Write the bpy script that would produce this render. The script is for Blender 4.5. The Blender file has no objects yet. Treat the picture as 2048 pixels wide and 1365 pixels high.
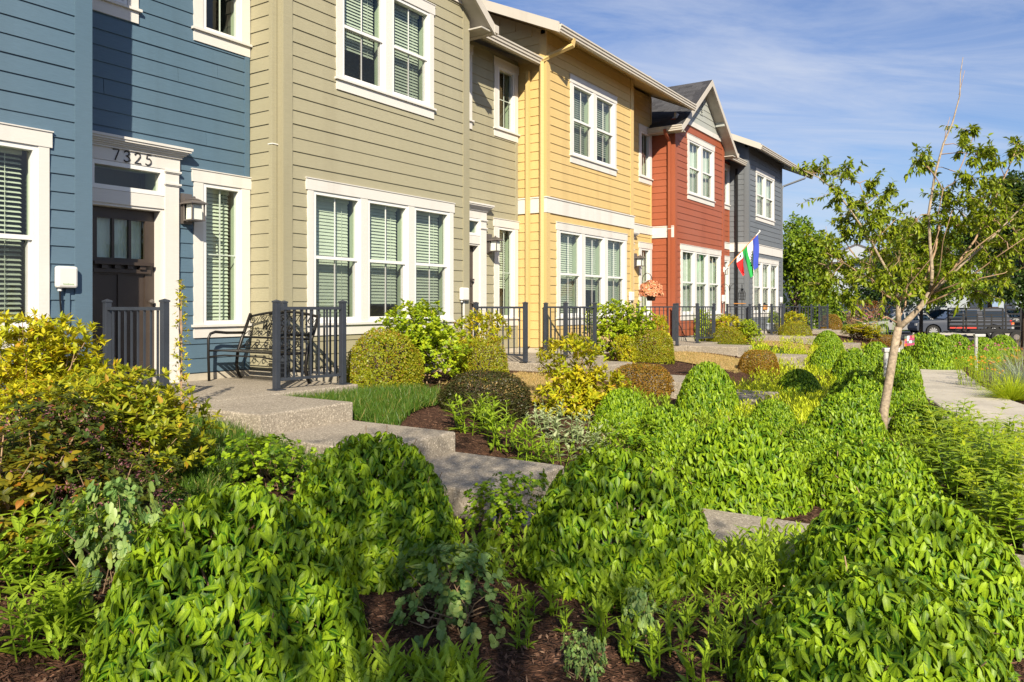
import bpy, math, random
import numpy as np
from mathutils import Matrix, Vector, Euler

scene = bpy.context.scene
COL = scene.collection
RAD = math.radians

# ------------------------------------------------------------------ camera
EYE = 0.93                      # eye height above the porch floors (z = 0)
TH = RAD(33.42)
FPX = 1570.0
cam_data = bpy.data.cameras.new('camera')
cam = bpy.data.objects.new('camera', cam_data)
COL.objects.link(cam)
cam.location = (0, 0, EYE)
cam.rotation_euler = (RAD(90), 0, TH)
cam_data.sensor_width = 36
cam_data.lens = FPX / 2048 * 36
cam_data.shift_y = -70.5 / 2048
cam_data.clip_end = 3000
scene.camera = cam

# ------------------------------------------------------------------ light
SUN_EL = RAD(32)
SUN_XY = (0.632, -0.775)        # towards the sun, on the ground
world = bpy.data.worlds.new("World")
scene.world = world
world.use_nodes = True
wn, wl = world.node_tree.nodes, world.node_tree.links
for n in list(wn): wn.remove(n)
w_out = wn.new('ShaderNodeOutputWorld')
w_bg = wn.new('ShaderNodeBackground')
w_sky = wn.new('ShaderNodeTexSky')
w_sky.sky_type = 'NISHITA'
w_sky.sun_disc = False
w_sky.sun_elevation = SUN_EL
w_sky.sun_rotation = math.atan2(SUN_XY[0], SUN_XY[1])
w_sky.air_density = 1.15
w_sky.dust_density = 0.5
w_sky.ozone_density = 2.2
w_bg.inputs['Strength'].default_value = 0.15
# thin cirrus: stretched noise on the sky direction, thicker low down
w_tc = wn.new('ShaderNodeTexCoord')
w_sep = wn.new('ShaderNodeSeparateXYZ')
wl.new(w_tc.outputs['Generated'], w_sep.inputs[0])
def wmath(op, a, b=None, c=None):
    n = wn.new('ShaderNodeMath'); n.operation = op
    for i, v in enumerate((a, b, c)):
        if v is None: continue
        if isinstance(v, (int, float)): n.inputs[i].default_value = v
        else: wl.new(v, n.inputs[i])
    return n.outputs[0]
zc = wmath('ADD', wmath('MAXIMUM', w_sep.outputs['Z'], 0.0), 0.16)
cx = wmath('DIVIDE', w_sep.outputs['X'], zc)
cy = wmath('DIVIDE', w_sep.outputs['Y'], zc)
w_cmb = wn.new('ShaderNodeCombineXYZ')
wl.new(wmath('ADD', wmath('MULTIPLY', cx, 0.45), wmath('MULTIPLY', cy, 0.35)), w_cmb.inputs[0])
wl.new(wmath('ADD', wmath('MULTIPLY', cy, 1.5), wmath('MULTIPLY', cx, -1.2)), w_cmb.inputs[1])
w_n1 = wn.new('ShaderNodeTexNoise'); w_n1.inputs['Scale'].default_value = 1.5
w_n1.inputs['Detail'].default_value = 9; w_n1.inputs['Roughness'].default_value = 0.62
w_n1.inputs['Distortion'].default_value = 0.9
wl.new(w_cmb.outputs[0], w_n1.inputs['Vector'])
w_n2 = wn.new('ShaderNodeTexNoise'); w_n2.inputs['Scale'].default_value = 0.35
w_n2.inputs['Detail'].default_value = 3
wl.new(w_cmb.outputs[0], w_n2.inputs['Vector'])
w_mr = wn.new('ShaderNodeMapRange'); w_mr.inputs[1].default_value = 0.41; w_mr.inputs[2].default_value = 0.70
wl.new(wmath('ADD', wmath('MULTIPLY', w_n1.outputs['Fac'], 0.62), wmath('MULTIPLY', w_n2.outputs['Fac'], 0.42)), w_mr.inputs[0])
w_cf = wmath('MULTIPLY', w_mr.outputs[0], 0.85)
w_cl = wn.new('ShaderNodeMix'); w_cl.data_type = 'RGBA'
wl.new(w_cf, w_cl.inputs['Factor'])
w_gam = wn.new('ShaderNodeHueSaturation')
w_gam.inputs['Saturation'].default_value = 1.0
wl.new(w_sky.outputs[0], w_gam.inputs['Color'])
w_tint = wn.new('ShaderNodeMix'); w_tint.data_type = 'RGBA'; w_tint.blend_type = 'MULTIPLY'
w_tint.inputs['Factor'].default_value = 1.0
wl.new(w_gam.outputs[0], w_tint.inputs['A']); w_tint.inputs['B'].default_value = (0.185, 0.27, 0.415, 1)
w_hz = wn.new('ShaderNodeMix'); w_hz.data_type = 'RGBA'      # pale haze low over the horizon
w_hf = wn.new('ShaderNodeMapRange'); w_hf.interpolation_type = 'SMOOTHSTEP'
w_hf.inputs[1].default_value = 0.30; w_hf.inputs[2].default_value = -0.02; w_hf.inputs[3].default_value = 0.0; w_hf.inputs[4].default_value = 0.92
wl.new(w_sep.outputs['Z'], w_hf.inputs[0]); wl.new(w_hf.outputs[0], w_hz.inputs['Factor'])
wl.new(w_tint.outputs['Result'], w_hz.inputs['A']); w_hz.inputs['B'].default_value = (1.9, 2.4, 3.05, 1)
wl.new(w_hz.outputs['Result'], w_cl.inputs['A'])
w_cl.inputs['B'].default_value = (2.3, 2.5, 2.95, 1)
wl.new(w_cl.outputs['Result'], w_bg.inputs['Color'])
wl.new(w_bg.outputs[0], w_out.inputs[0])

sun_data = bpy.data.lights.new('sun', 'SUN')
sun = bpy.data.objects.new('sun', sun_data)
COL.objects.link(sun)
sun_data.energy = 4.5
sun_data.angle = RAD(0.55)
sun_data.color = (1.0, 0.89, 0.70)
sd = Vector((SUN_XY[0] * math.cos(SUN_EL), SUN_XY[1] * math.cos(SUN_EL), math.sin(SUN_EL)))
sun.rotation_euler = sd.to_track_quat('Z', 'Y').to_euler()
sun.location = (5, -6, 20)

vs = scene.view_settings
vs.view_transform = 'Standard'; vs.look = 'None'; vs.gamma = 1; vs.use_curve_mapping = False
vs.exposure = 0.97
scene.cycles.max_bounces = 6
scene.cycles.diffuse_bounces = 3
scene.cycles.transparent_max_bounces = 8
scene.cycles.transmission_bounces = 3
scene.cycles.caustics_reflective = False
scene.cycles.caustics_refractive = False

# ------------------------------------------------------------------ materials
MATS = {}
def new_mat(name):
    m = bpy.data.materials.new(name); m.use_nodes = True
    nt = m.node_tree
    for n in list(nt.nodes): nt.nodes.remove(n)
    out = nt.nodes.new('ShaderNodeOutputMaterial')
    MATS[name] = m
    return m, nt, out
def nd(nt, t, **kw):
    n = nt.nodes.new(t)
    for k, v in kw.items():
        if k in n.inputs: n.inputs[k].default_value = v
        else: setattr(n, k, v)
    return n
def mixc(nt, fac, a, b, blend='MIX'):
    n = nt.nodes.new('ShaderNodeMix'); n.data_type = 'RGBA'; n.blend_type = blend
    for key, v in (('Factor', fac), ('A', a), ('B', b)):
        if isinstance(v, (int, float)): n.inputs[key].default_value = v
        elif isinstance(v, tuple): n.inputs[key].default_value = v if len(v) == 4 else (*v, 1)
        else: nt.links.new(v, n.inputs[key])
    return n.outputs['Result']
def mrange(nt, v, a, b, c=0.0, d=1.0):
    n = nt.nodes.new('ShaderNodeMapRange')
    nt.links.new(v, n.inputs[0])
    for i, q in enumerate((a, b, c, d)): n.inputs[i + 1].default_value = q
    return n.outputs[0]
def noise(nt, scale, detail=4, stretch=None, rough=0.55, coord='pos'):
    if coord == 'pos':
        src = nd(nt, 'ShaderNodeNewGeometry').outputs['Position']
    else:
        src = nd(nt, 'ShaderNodeTexCoord').outputs['Object']
    if stretch:
        mp = nd(nt, 'ShaderNodeMapping'); mp.inputs['Scale'].default_value = stretch
        nt.links.new(src, mp.inputs[0]); src = mp.outputs[0]
    n = nd(nt, 'ShaderNodeTexNoise', Scale=scale, Detail=detail, Roughness=rough)
    nt.links.new(src, n.inputs['Vector'])
    return n.outputs['Fac']
def bump(nt, h, strength, dist):
    b = nd(nt, 'ShaderNodeBump', Strength=strength, Distance=dist)
    nt.links.new(h, b.inputs['Height'])
    return b.outputs[0]
def pbr(nt, out, col, rough=0.6, normal=None, metal=0.0, spec=0.4):
    p = nd(nt, 'ShaderNodeBsdfPrincipled', Roughness=rough, Metallic=metal)
    p.inputs['Specular IOR Level'].default_value = spec
    if isinstance(col, tuple): p.inputs['Base Color'].default_value = (*col[:3], 1)
    else: nt.links.new(col, p.inputs['Base Color'])
    if normal is not None: nt.links.new(normal, p.inputs['Normal'])
    nt.links.new(p.outputs[0], out.inputs[0])
    return p
def sc(c, k): return tuple(min(1, x * k) for x in c[:3])

def paint_mat(name, col, wood=True, var=0.14, rough=0.55):
    """painted lap siding: faint wood grain, per-board tone, a little dirt"""
    m, nt, out = new_mat(name)
    g = noise(nt, 9, 5, (1, 1, 14) if wood else None)
    big = noise(nt, 0.9, 3)
    rnd = nd(nt, 'ShaderNodeObjectInfo').outputs['Random']
    c = mixc(nt, mrange(nt, g, 0.3, 0.7), sc(col, 1 - var * 0.6), sc(col, 1 + var * 0.5))
    c = mixc(nt, mrange(nt, rnd, 0, 1, 0, 0.22), c, sc(col, 0.78))
    c = mixc(nt, mrange(nt, big, 0.45, 0.75, 0, 0.30), c, sc(col, 0.86))
    st = noise(nt, 2.6, 4, (1, 1, 0.07))            # rain streaks
    c = mixc(nt, mrange(nt, st, 0.52, 0.74, 0, 0.32), c, sc((col[0]*.9, col[1]*.86, col[2]*.8), 0.70))
    fd = noise(nt, 0.35, 2)                          # sun fading
    c = mixc(nt, mrange(nt, fd, 0.45, 0.7, 0, 0.22), c, tuple(.75*x+.09 for x in col))
    sp = noise(nt, 55, 2)
    c = mixc(nt, mrange(nt, sp, 0.73, 0.80, 0, 0.35), c, sc(col, 0.5))
    pbr(nt, out, c, rough, bump(nt, g, 0.22, 0.004), spec=0.35)
    return m
def plain_mat(name, col, rough=0.5, metal=0.0, var=0.1, scale=6, bscale=None, bs=0.15, spec=0.4):
    m, nt, out = new_mat(name)
    n = noise(nt, scale, 4)
    c = mixc(nt, mrange(nt, n, 0.3, 0.7), sc(col, 1 - var), sc(col, 1 + var))
    nm = bump(nt, noise(nt, bscale, 3), bs, 0.004) if bscale else None
    pbr(nt, out, c, rough, nm, metal, spec)
    return m

paint_mat('blue_paint', (0.082, 0.142, 0.200))
paint_mat('olive_paint', (0.33, 0.305, 0.205))
paint_mat('yellow_paint', (0.58, 0.42, 0.175))
paint_mat('red_paint', (0.31, 0.083, 0.036))
paint_mat('gray_paint', (0.14, 0.155, 0.175))
paint_mat('gable_paint', (0.36, 0.38, 0.36))
paint_mat('white_trim', (0.64, 0.62, 0.59), var=0.05)
paint_mat('fascia_paint', (0.52, 0.48, 0.42), var=0.06)
plain_mat('vinyl_white', (0.70, 0.70, 0.69), 0.35, var=0.02)
plain_mat('door_paint', (0.050, 0.037, 0.030), 0.38, var=0.08, bscale=40, bs=0.05)
plain_mat('rail_metal', (0.045, 0.052, 0.068), 0.38, 0.25, var=0.12)
plain_mat('bench_metal', (0.020, 0.018, 0.017), 0.35, 0.4, var=0.12)
plain_mat('lamp_metal', (0.17, 0.15, 0.14), 0.42, 0.5, var=0.12)
plain_mat('black_iron', (0.012, 0.012, 0.013), 0.5, 0.2)
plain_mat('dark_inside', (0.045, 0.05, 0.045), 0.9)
plain_mat('jamb_pale', (0.34, 0.40, 0.30), 0.7, var=0.04)
plain_mat('blind_slat', (0.55, 0.59, 0.50), 0.5, var=0.05)
plain_mat('curtain', (0.60, 0.65, 0.60), 0.8, var=0.1, scale=3)
plain_mat('plastic_white', (0.66, 0.65, 0.62), 0.35, var=0.03)
plain_mat('logo_green', (0.10, 0.30, 0.03), 0.6)
plain_mat('numeral_dark', (0.022, 0.020, 0.022), 0.4)
plain_mat('foundation', (0.42, 0.38, 0.31), 0.85, var=0.15, bscale=60, bs=0.3)
plain_mat('bollard_metal', (0.50, 0.50, 0.48), 0.4, 0.35)
plain_mat('pot_brown', (0.035, 0.022, 0.016), 0.6)
plain_mat('pole_wood', (0.50, 0.22, 0.055), 0.5)
plain_mat('flag_white', (0.80, 0.80, 0.80), 0.8, var=0.03)
plain_mat('flag_green', (0.015, 0.30, 0.06), 0.8, var=0.05)
plain_mat('flag_blue', (0.03, 0.06, 0.38), 0.8, var=0.05)
plain_mat('flag_red', (0.62, 0.012, 0.015), 0.8, var=0.05)
plain_mat('flag_dark', (0.02, 0.05, 0.03), 0.8)
plain_mat('asphalt', (0.075, 0.072, 0.075), 0.9, var=0.25, scale=30)
plain_mat('road_curb', (0.45, 0.43, 0.40), 0.85)
plain_mat('bark', (0.31, 0.245, 0.175), 0.85, var=0.4, scale=28, bscale=45, bs=0.6)
plain_mat('twig_bark', (0.32, 0.21, 0.125), 0.8, var=0.3, scale=20)
plain_mat('dark_bark', (0.09, 0.065, 0.045), 0.9, var=0.3, scale=18, bscale=30, bs=0.5)
plain_mat('dry_stem', (0.40, 0.29, 0.17), 0.8, var=0.25)
plain_mat('car_gray', (0.052, 0.060, 0.082), 0.5, 0.0, var=0.02, spec=0.12)
plain_mat('car_blue', (0.010, 0.030, 0.10), 0.4, 0.0, var=0.02, spec=0.6)
plain_mat('car_silver', (0.24, 0.24, 0.245), 0.5, 0.0, var=0.02, spec=0.15)
plain_mat('car_dark', (0.012, 0.013, 0.018), 0.4, 0.0, var=0.02, spec=0.25)
plain_mat('car_glass', (0.012, 0.024, 0.042), 0.03, 0.0, var=0.0, spec=0.35)
plain_mat('tyre', (0.018, 0.018, 0.018), 0.85)
plain_mat('rim', (0.52, 0.52, 0.52), 0.3, 0.7)
plain_mat('tail_red', (0.55, 0.01, 0.01), 0.3)
plain_mat('stripe_orange', (0.75, 0.16, 0.02), 0.5)
plain_mat('stripe_red', (0.50, 0.035, 0.02), 0.5)
plain_mat('far_white', (0.36, 0.40, 0.46), 0.7, var=0.04)
plain_mat('far_navy', (0.035, 0.045, 0.075), 0.7)
plain_mat('far_roof', (0.10, 0.095, 0.10), 0.85)
plain_mat('soffit', (0.42, 0.40, 0.36), 0.8)

def glass_mat():
    m, nt, out = new_mat('window_glass')
    tr = nd(nt, 'ShaderNodeBsdfTransparent'); tr.inputs[0].default_value = (0.86, 0.92, 0.87, 1)
    gl = nd(nt, 'ShaderNodeBsdfGlossy', Roughness=0.02)
    n = noise(nt, 1.6, 2)
    nt.links.new(bump(nt, n, 0.05, 0.02), gl.inputs['Normal'])
    # Schlick reflectance of a thin double pane, the same from both sides
    g_ = nd(nt, 'ShaderNodeNewGeometry')
    dp = nd(nt, 'ShaderNodeVectorMath', operation='DOT_PRODUCT')
    nt.links.new(g_.outputs['Normal'], dp.inputs[0]); nt.links.new(g_.outputs['Incoming'], dp.inputs[1])
    ab = nd(nt, 'ShaderNodeMath', operation='ABSOLUTE'); nt.links.new(dp.outputs['Value'], ab.inputs[0])
    om = nd(nt, 'ShaderNodeMath', operation='SUBTRACT'); om.inputs[0].default_value = 1.0; nt.links.new(ab.outputs[0], om.inputs[1])
    pw = nd(nt, 'ShaderNodeMath', operation='POWER'); nt.links.new(om.outputs[0], pw.inputs[0]); pw.inputs[1].default_value = 4.0
    k = nd(nt, 'ShaderNodeMath', operation='MULTIPLY_ADD'); k.inputs[1].default_value = 0.90; k.inputs[2].default_value = 0.065
    k.use_clamp = True
    nt.links.new(pw.outputs[0], k.inputs[0])
    mx = nd(nt, 'ShaderNodeMixShader')
    nt.links.new(k.outputs[0], mx.inputs[0]); nt.links.new(tr.outputs[0], mx.inputs[1]); nt.links.new(gl.outputs[0], mx.inputs[2])
    nt.links.new(mx.outputs[0], out.inputs[0])
glass_mat()
def screen_mat():
    m, nt, out = new_mat('insect_screen')
    tr = nd(nt, 'ShaderNodeBsdfTransparent'); df = nd(nt, 'ShaderNodeBsdfDiffuse'); df.inputs[0].default_value = (0.05, 0.055, 0.05, 1)
    mx = nd(nt, 'ShaderNodeMixShader'); mx.inputs[0].default_value = 0.24
    nt.links.new(tr.outputs[0], mx.inputs[1]); nt.links.new(df.outputs[0], mx.inputs[2]); nt.links.new(mx.outputs[0], out.inputs[0])
screen_mat()
def frosted():
    m, nt, out = new_mat('lamp_glass')
    pbr(nt, out, (0.62, 0.66, 0.60), 0.35)
frosted()
def shingle_mat():
    m, nt, out = new_mat('shingle')
    n = noise(nt, 4, 4); g = noise(nt, 120, 2)
    rnd = nd(nt, 'ShaderNodeAttribute', attribute_name='tint').outputs['Fac']
    c = mixc(nt, mrange(nt, rnd, 0, 1), (0.016, 0.016, 0.020), (0.048, 0.048, 0.055))
    c = mixc(nt, mrange(nt, g, 0.4, 0.7, 0, 0.4), c, (0.14, 0.14, 0.15))
    pbr(nt, out, c, 0.9, bump(nt, g, 0.4, 0.003))
shingle_mat()
def concrete_mat(name, base, agg=True):
    m, nt, out = new_mat(name)
    big = noise(nt, 1.3, 4); mid = noise(nt, 14, 4)
    v = nd(nt, 'ShaderNodeTexVoronoi', Scale=95.0)
    nt.links.new(nd(nt, 'ShaderNodeNewGeometry').outputs['Position'], v.inputs['Vector'])
    c = mixc(nt, mrange(nt, big, 0.3, 0.7), sc(base, 0.80), sc(base, 1.10))
    c = mixc(nt, mrange(nt, mid, 0.5, 0.8, 0, 0.4), c, sc(base, 0.62))
    stn = noise(nt, 3.3, 5, None, 0.7)
    c = mixc(nt, mrange(nt, stn, 0.55, 0.72, 0, 0.45), c, sc((base[0]*.9, base[1]*.86, base[2]*.78), 0.62))
    if agg:
        cv = nd(nt, 'ShaderNodeSeparateColor'); nt.links.new(v.outputs['Color'], cv.inputs[0])
        c = mixc(nt, mrange(nt, cv.outputs[0], 0.25, 1.0, 0.0, 0.75), c, sc((base[0], base[1] * 0.92, base[2] * 0.85), 0.50))
        c = mixc(nt, mrange(nt, cv.outputs[1], 0.80, 0.95, 0, 0.7), c, sc(base, 1.7))
    pbr(nt, out, c, 0.85, bump(nt, v.outputs['Distance'], 0.45 if agg else 0.15, 0.006), spec=0.25)
concrete_mat('aggregate', (0.33, 0.29, 0.235))
concrete_mat('path_concrete', (0.46, 0.42, 0.35), agg=False)
def soil_mat():
    m, nt, out = new_mat('bark_mulch')
    v = nd(nt, 'ShaderNodeTexVoronoi', Scale=42.0)
    mp = nd(nt, 'ShaderNodeMapping'); mp.inputs['Scale'].default_value = (1, 1.9, 1)
    mp.inputs['Rotation'].default_value = (0, 0, 0.6)
    dn = nd(nt, 'ShaderNodeTexNoise', Scale=7.0)
    pos = nd(nt, 'ShaderNodeNewGeometry').outputs['Position']
    nt.links.new(pos, dn.inputs['Vector'])
    ad = nd(nt, 'ShaderNodeVectorMath', operation='MULTIPLY_ADD')
    nt.links.new(dn.outputs['Color'], ad.inputs[0]); ad.inputs[1].default_value = (0.25, 0.25, 0.25); nt.links.new(pos, ad.inputs[2])
    nt.links.new(ad.outputs[0], mp.inputs[0]); nt.links.new(mp.outputs[0], v.inputs['Vector'])
    s = nd(nt, 'ShaderNodeSeparateColor'); nt.links.new(v.outputs['Color'], s.inputs[0])
    c = mixc(nt, s.outputs[0], (0.030, 0.016, 0.011), (0.105, 0.052, 0.032))
    c = mixc(nt, mrange(nt, s.outputs[1], 0.86, 0.93), c, (0.22, 0.12, 0.075))
    c = mixc(nt, mrange(nt, noise(nt, 0.8, 3), 0.5, 0.75, 0, 0.5), c, (0.15, 0.065, 0.033))
    pbr(nt, out, c, 0.95, bump(nt, v.outputs['Distance'], 1.0, 0.02), spec=0.15)
soil_mat()
def chip_mat():
    m, nt, out = new_mat('mulch_chip')
    t = nd(nt, 'ShaderNodeAttribute', attribute_name='tint').outputs['Fac']
    c = mixc(nt, mrange(nt, t, 0, 0.8), (0.022, 0.012, 0.009), (0.11, 0.055, 0.034))
    c = mixc(nt, mrange(nt, t, 0.8, 1.0), c, (0.26, 0.16, 0.10))
    pbr(nt, out, c, 0.9, spec=0.2)
chip_mat()
def lawn_mat(name, a, b):
    m, nt, out = new_mat(name)
    c = mixc(nt, mrange(nt, noise(nt, 2.2, 4), 0.35, 0.65), a, b)
    c = mixc(nt, mrange(nt, noise(nt, 60, 3), 0.4, 0.7, 0, 0.5), c, sc(a, 0.4))
    pbr(nt, out, c, 0.95, bump(nt, noise(nt, 90, 3), 1.0, 0.02), spec=0.1)
lawn_mat('lawn_green', (0.060, 0.135, 0.018), (0.13, 0.19, 0.04))
lawn_mat('lawn_straw', (0.46, 0.33, 0.14), (0.36, 0.28, 0.10))

def leaf_mat(name, a, b, trans, c2=None, rough=0.42, vein=0.3, tw=0.38, spec=0.35):
    """a..b by per-leaf tint; optional odd-leaf colour c2; light shines through"""
    m, nt, out = new_mat(name)
    t = nd(nt, 'ShaderNodeAttribute', attribute_name='tint').outputs['Fac']
    ac = nd(nt, 'ShaderNodeAttribute', attribute_name='across').outputs['Fac']
    al = nd(nt, 'ShaderNodeAttribute', attribute_name='along').outputs['Fac']
    c = mixc(nt, mrange(nt, t, 0, 0.85), a, b)
    if c2: c = mixc(nt, mrange(nt, t, 0.86, 0.97), c, c2)
    if vein:
        ab = nd(nt, 'ShaderNodeMath', operation='ABSOLUTE'); nt.links.new(ac, ab.inputs[0])
        c = mixc(nt, mrange(nt, ab.outputs[0], 0.0, 0.14, vein, 0), c, sc(b, 1.7))
        w = nd(nt, 'ShaderNodeMath', operation='MULTIPLY_ADD')
        nt.links.new(al, w.inputs[0]); w.inputs[1].default_value = 38.0
        ab2 = nd(nt, 'ShaderNodeMath', operation='MULTIPLY'); nt.links.new(ab.outputs[0], ab2.inputs[0]); ab2.inputs[1].default_value = -11.0
        nt.links.new(ab2.outputs[0], w.inputs[2])
        sn = nd(nt, 'ShaderNodeMath', operation='SINE'); nt.links.new(w.outputs[0], sn.inputs[0])
        c = mixc(nt, mrange(nt, sn.outputs[0], 0.2, 1.0, 0, vein * 0.55), c, sc(a, 0.55))
    p = nd(nt, 'ShaderNodeBsdfPrincipled', Roughness=rough)
    p.inputs['Specular IOR Level'].default_value = spec
    nt.links.new(c, p.inputs['Base Color'])
    tr = nd(nt, 'ShaderNodeBsdfTranslucent')
    nt.links.new(mixc(nt, 0.5, c, trans), tr.inputs[0])
    mx = nd(nt, 'ShaderNodeMixShader', Fac=tw)
    mx.inputs[0].default_value = tw
    nt.links.new(p.outputs[0], mx.inputs[1]); nt.links.new(tr.outputs[0], mx.inputs[2])
    nt.links.new(mx.outputs[0], out.inputs[0])
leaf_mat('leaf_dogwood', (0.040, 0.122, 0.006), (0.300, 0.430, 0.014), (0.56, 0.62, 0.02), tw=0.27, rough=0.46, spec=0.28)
leaf_mat('leaf_lime', (0.28, 0.42, 0.012), (0.54, 0.60, 0.025), (0.6, 0.65, 0.03), vein=0.15)
leaf_mat('leaf_azalea', (0.27, 0.34, 0.012), (0.60, 0.52, 0.02), (0.62, 0.52, 0.03), (0.50, 0.20, 0.02), vein=0.2)
leaf_mat('leaf_azalea_green', (0.16, 0.24, 0.014), (0.44, 0.41, 0.02), (0.42, 0.42, 0.03), (0.42, 0.20, 0.03), vein=0.2)
leaf_mat('leaf_boxwood', (0.20, 0.25, 0.012), (0.44, 0.40, 0.02), (0.48, 0.38, 0.02), (0.30, 0.13, 0.02), vein=0)
leaf_mat('leaf_boxwood_bronze', (0.24, 0.15, 0.018), (0.43, 0.22, 0.025), (0.36, 0.2, 0.03), (0.10, 0.15, 0.015), vein=0)
leaf_mat('leaf_boxwood_dark', (0.040, 0.050, 0.013), (0.085, 0.075, 0.02), (0.12, 0.10, 0.02), (0.11, 0.055, 0.03), vein=0)
leaf_mat('leaf_viburnum', (0.20, 0.33, 0.014), (0.44, 0.51, 0.02), (0.40, 0.46, 0.03), vein=0.25)
leaf_mat('leaf_abelia', (0.045, 0.085, 0.012), (0.13, 0.15, 0.018), (0.16, 0.16, 0.02), (0.24, 0.06, 0.04), vein=0.1)
leaf_mat('leaf_yellowing', (0.12, 0.14, 0.012), (0.32, 0.25, 0.015), (0.40, 0.30, 0.02), (0.40, 0.12, 0.02), vein=0.2)
leaf_mat('leaf_perennial', (0.120, 0.245, 0.016), (0.34, 0.46, 0.030), (0.48, 0.58, 0.03), vein=0.35)
leaf_mat('leaf_teal', (0.14, 0.27, 0.07), (0.36, 0.47, 0.13), (0.2, 0.32, 0.10), (0.36, 0.40, 0.05), vein=0.2)
leaf_mat('leaf_variegated', (0.16, 0.26, 0.07), (0.55, 0.60, 0.34), (0.5, 0.55, 0.25), vein=0.1)
leaf_mat('leaf_tree', (0.11, 0.19, 0.010), (0.32, 0.37, 0.018), (0.30, 0.34, 0.02), vein=0.15)
leaf_mat('leaf_far_tree', (0.08, 0.17, 0.010), (0.27, 0.36, 0.02), (0.30, 0.36, 0.02), vein=0)
leaf_mat('leaf_dark_tree', (0.020, 0.050, 0.010), (0.06, 0.10, 0.014), (0.10, 0.15, 0.02), vein=0)
leaf_mat('grass_blade', (0.045, 0.115, 0.014), (0.12, 0.205, 0.022), (0.2, 0.3, 0.02), (0.34, 0.28, 0.09), vein=0)
leaf_mat('straw_blade', (0.42, 0.30, 0.11), (0.58, 0.42, 0.18), (0.5, 0.36, 0.14), (0.16, 0.2, 0.03), vein=0)
leaf_mat('blue_grass', (0.22, 0.28, 0.22), (0.42, 0.46, 0.34), (0.42, 0.46, 0.3), vein=0)
leaf_mat('petal_pink', (0.55, 0.09, 0.22), (0.70, 0.20, 0.34), (0.6, 0.2, 0.3), vein=0)
leaf_mat('petal_orange', (0.80, 0.30, 0.02), (0.90, 0.46, 0.03), (0.8, 0.4, 0.05), vein=0)
leaf_mat('petal_peach', (0.70, 0.26, 0.13), (0.85, 0.48, 0.28), (0.8, 0.45, 0.25), (0.16, 0.25, 0.03), vein=0)
leaf_mat('petal_mauve', (0.20, 0.06, 0.07), (0.42, 0.20, 0.22), (0.4, 0.2, 0.2), vein=0)
leaf_mat('leaf_red_shrub', (0.10, 0.12, 0.015), (0.30, 0.10, 0.03), (0.4, 0.15, 0.03), vein=0)

# ------------------------------------------------------------------ object helpers
def link(o): COL.objects.link(o); return o
def tag(o, label=None, cat=None, group=None, kind=None):
    if label: o['label'] = label
    if cat: o['category'] = cat
    if group: o['group'] = group
    if kind: o['kind'] = kind
    return o
def thing(name, loc, label, cat, group=None):
    o = bpy.data.objects.new(name, None); o.location = loc; o.empty_display_size = 0.1
    link(o); return tag(o, label, cat, group)
def set_parent(o, p):
    if p is None: return
    o.parent = p
    if p.type == 'EMPTY':       # every part is modelled in world coordinates
        o.matrix_parent_inverse = Matrix.Translation(-p.location)
def part_empty(name, loc, parent):
    o = bpy.data.objects.new(name, None); o.location = loc; o.empty_display_size = 0.1
    link(o); set_parent(o, parent); return o
def mesh_obj(name, me, parent=None, kind=None, label=None):
    o = bpy.data.objects.new(name, me); link(o); set_parent(o, parent)
    if kind: o['kind'] = kind
    if label: o['label'] = label
    return o
def copy_tree(root, dx=0, dy=0, dz=0):
    r = root.copy(); link(r); r.location = root.location + Vector((dx, dy, dz))
    for ch in list(root.children):
        c = ch.copy(); link(c); c.parent = r
        for g in list(ch.children):
            d = g.copy(); link(d); d.parent = c
    return r

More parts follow.
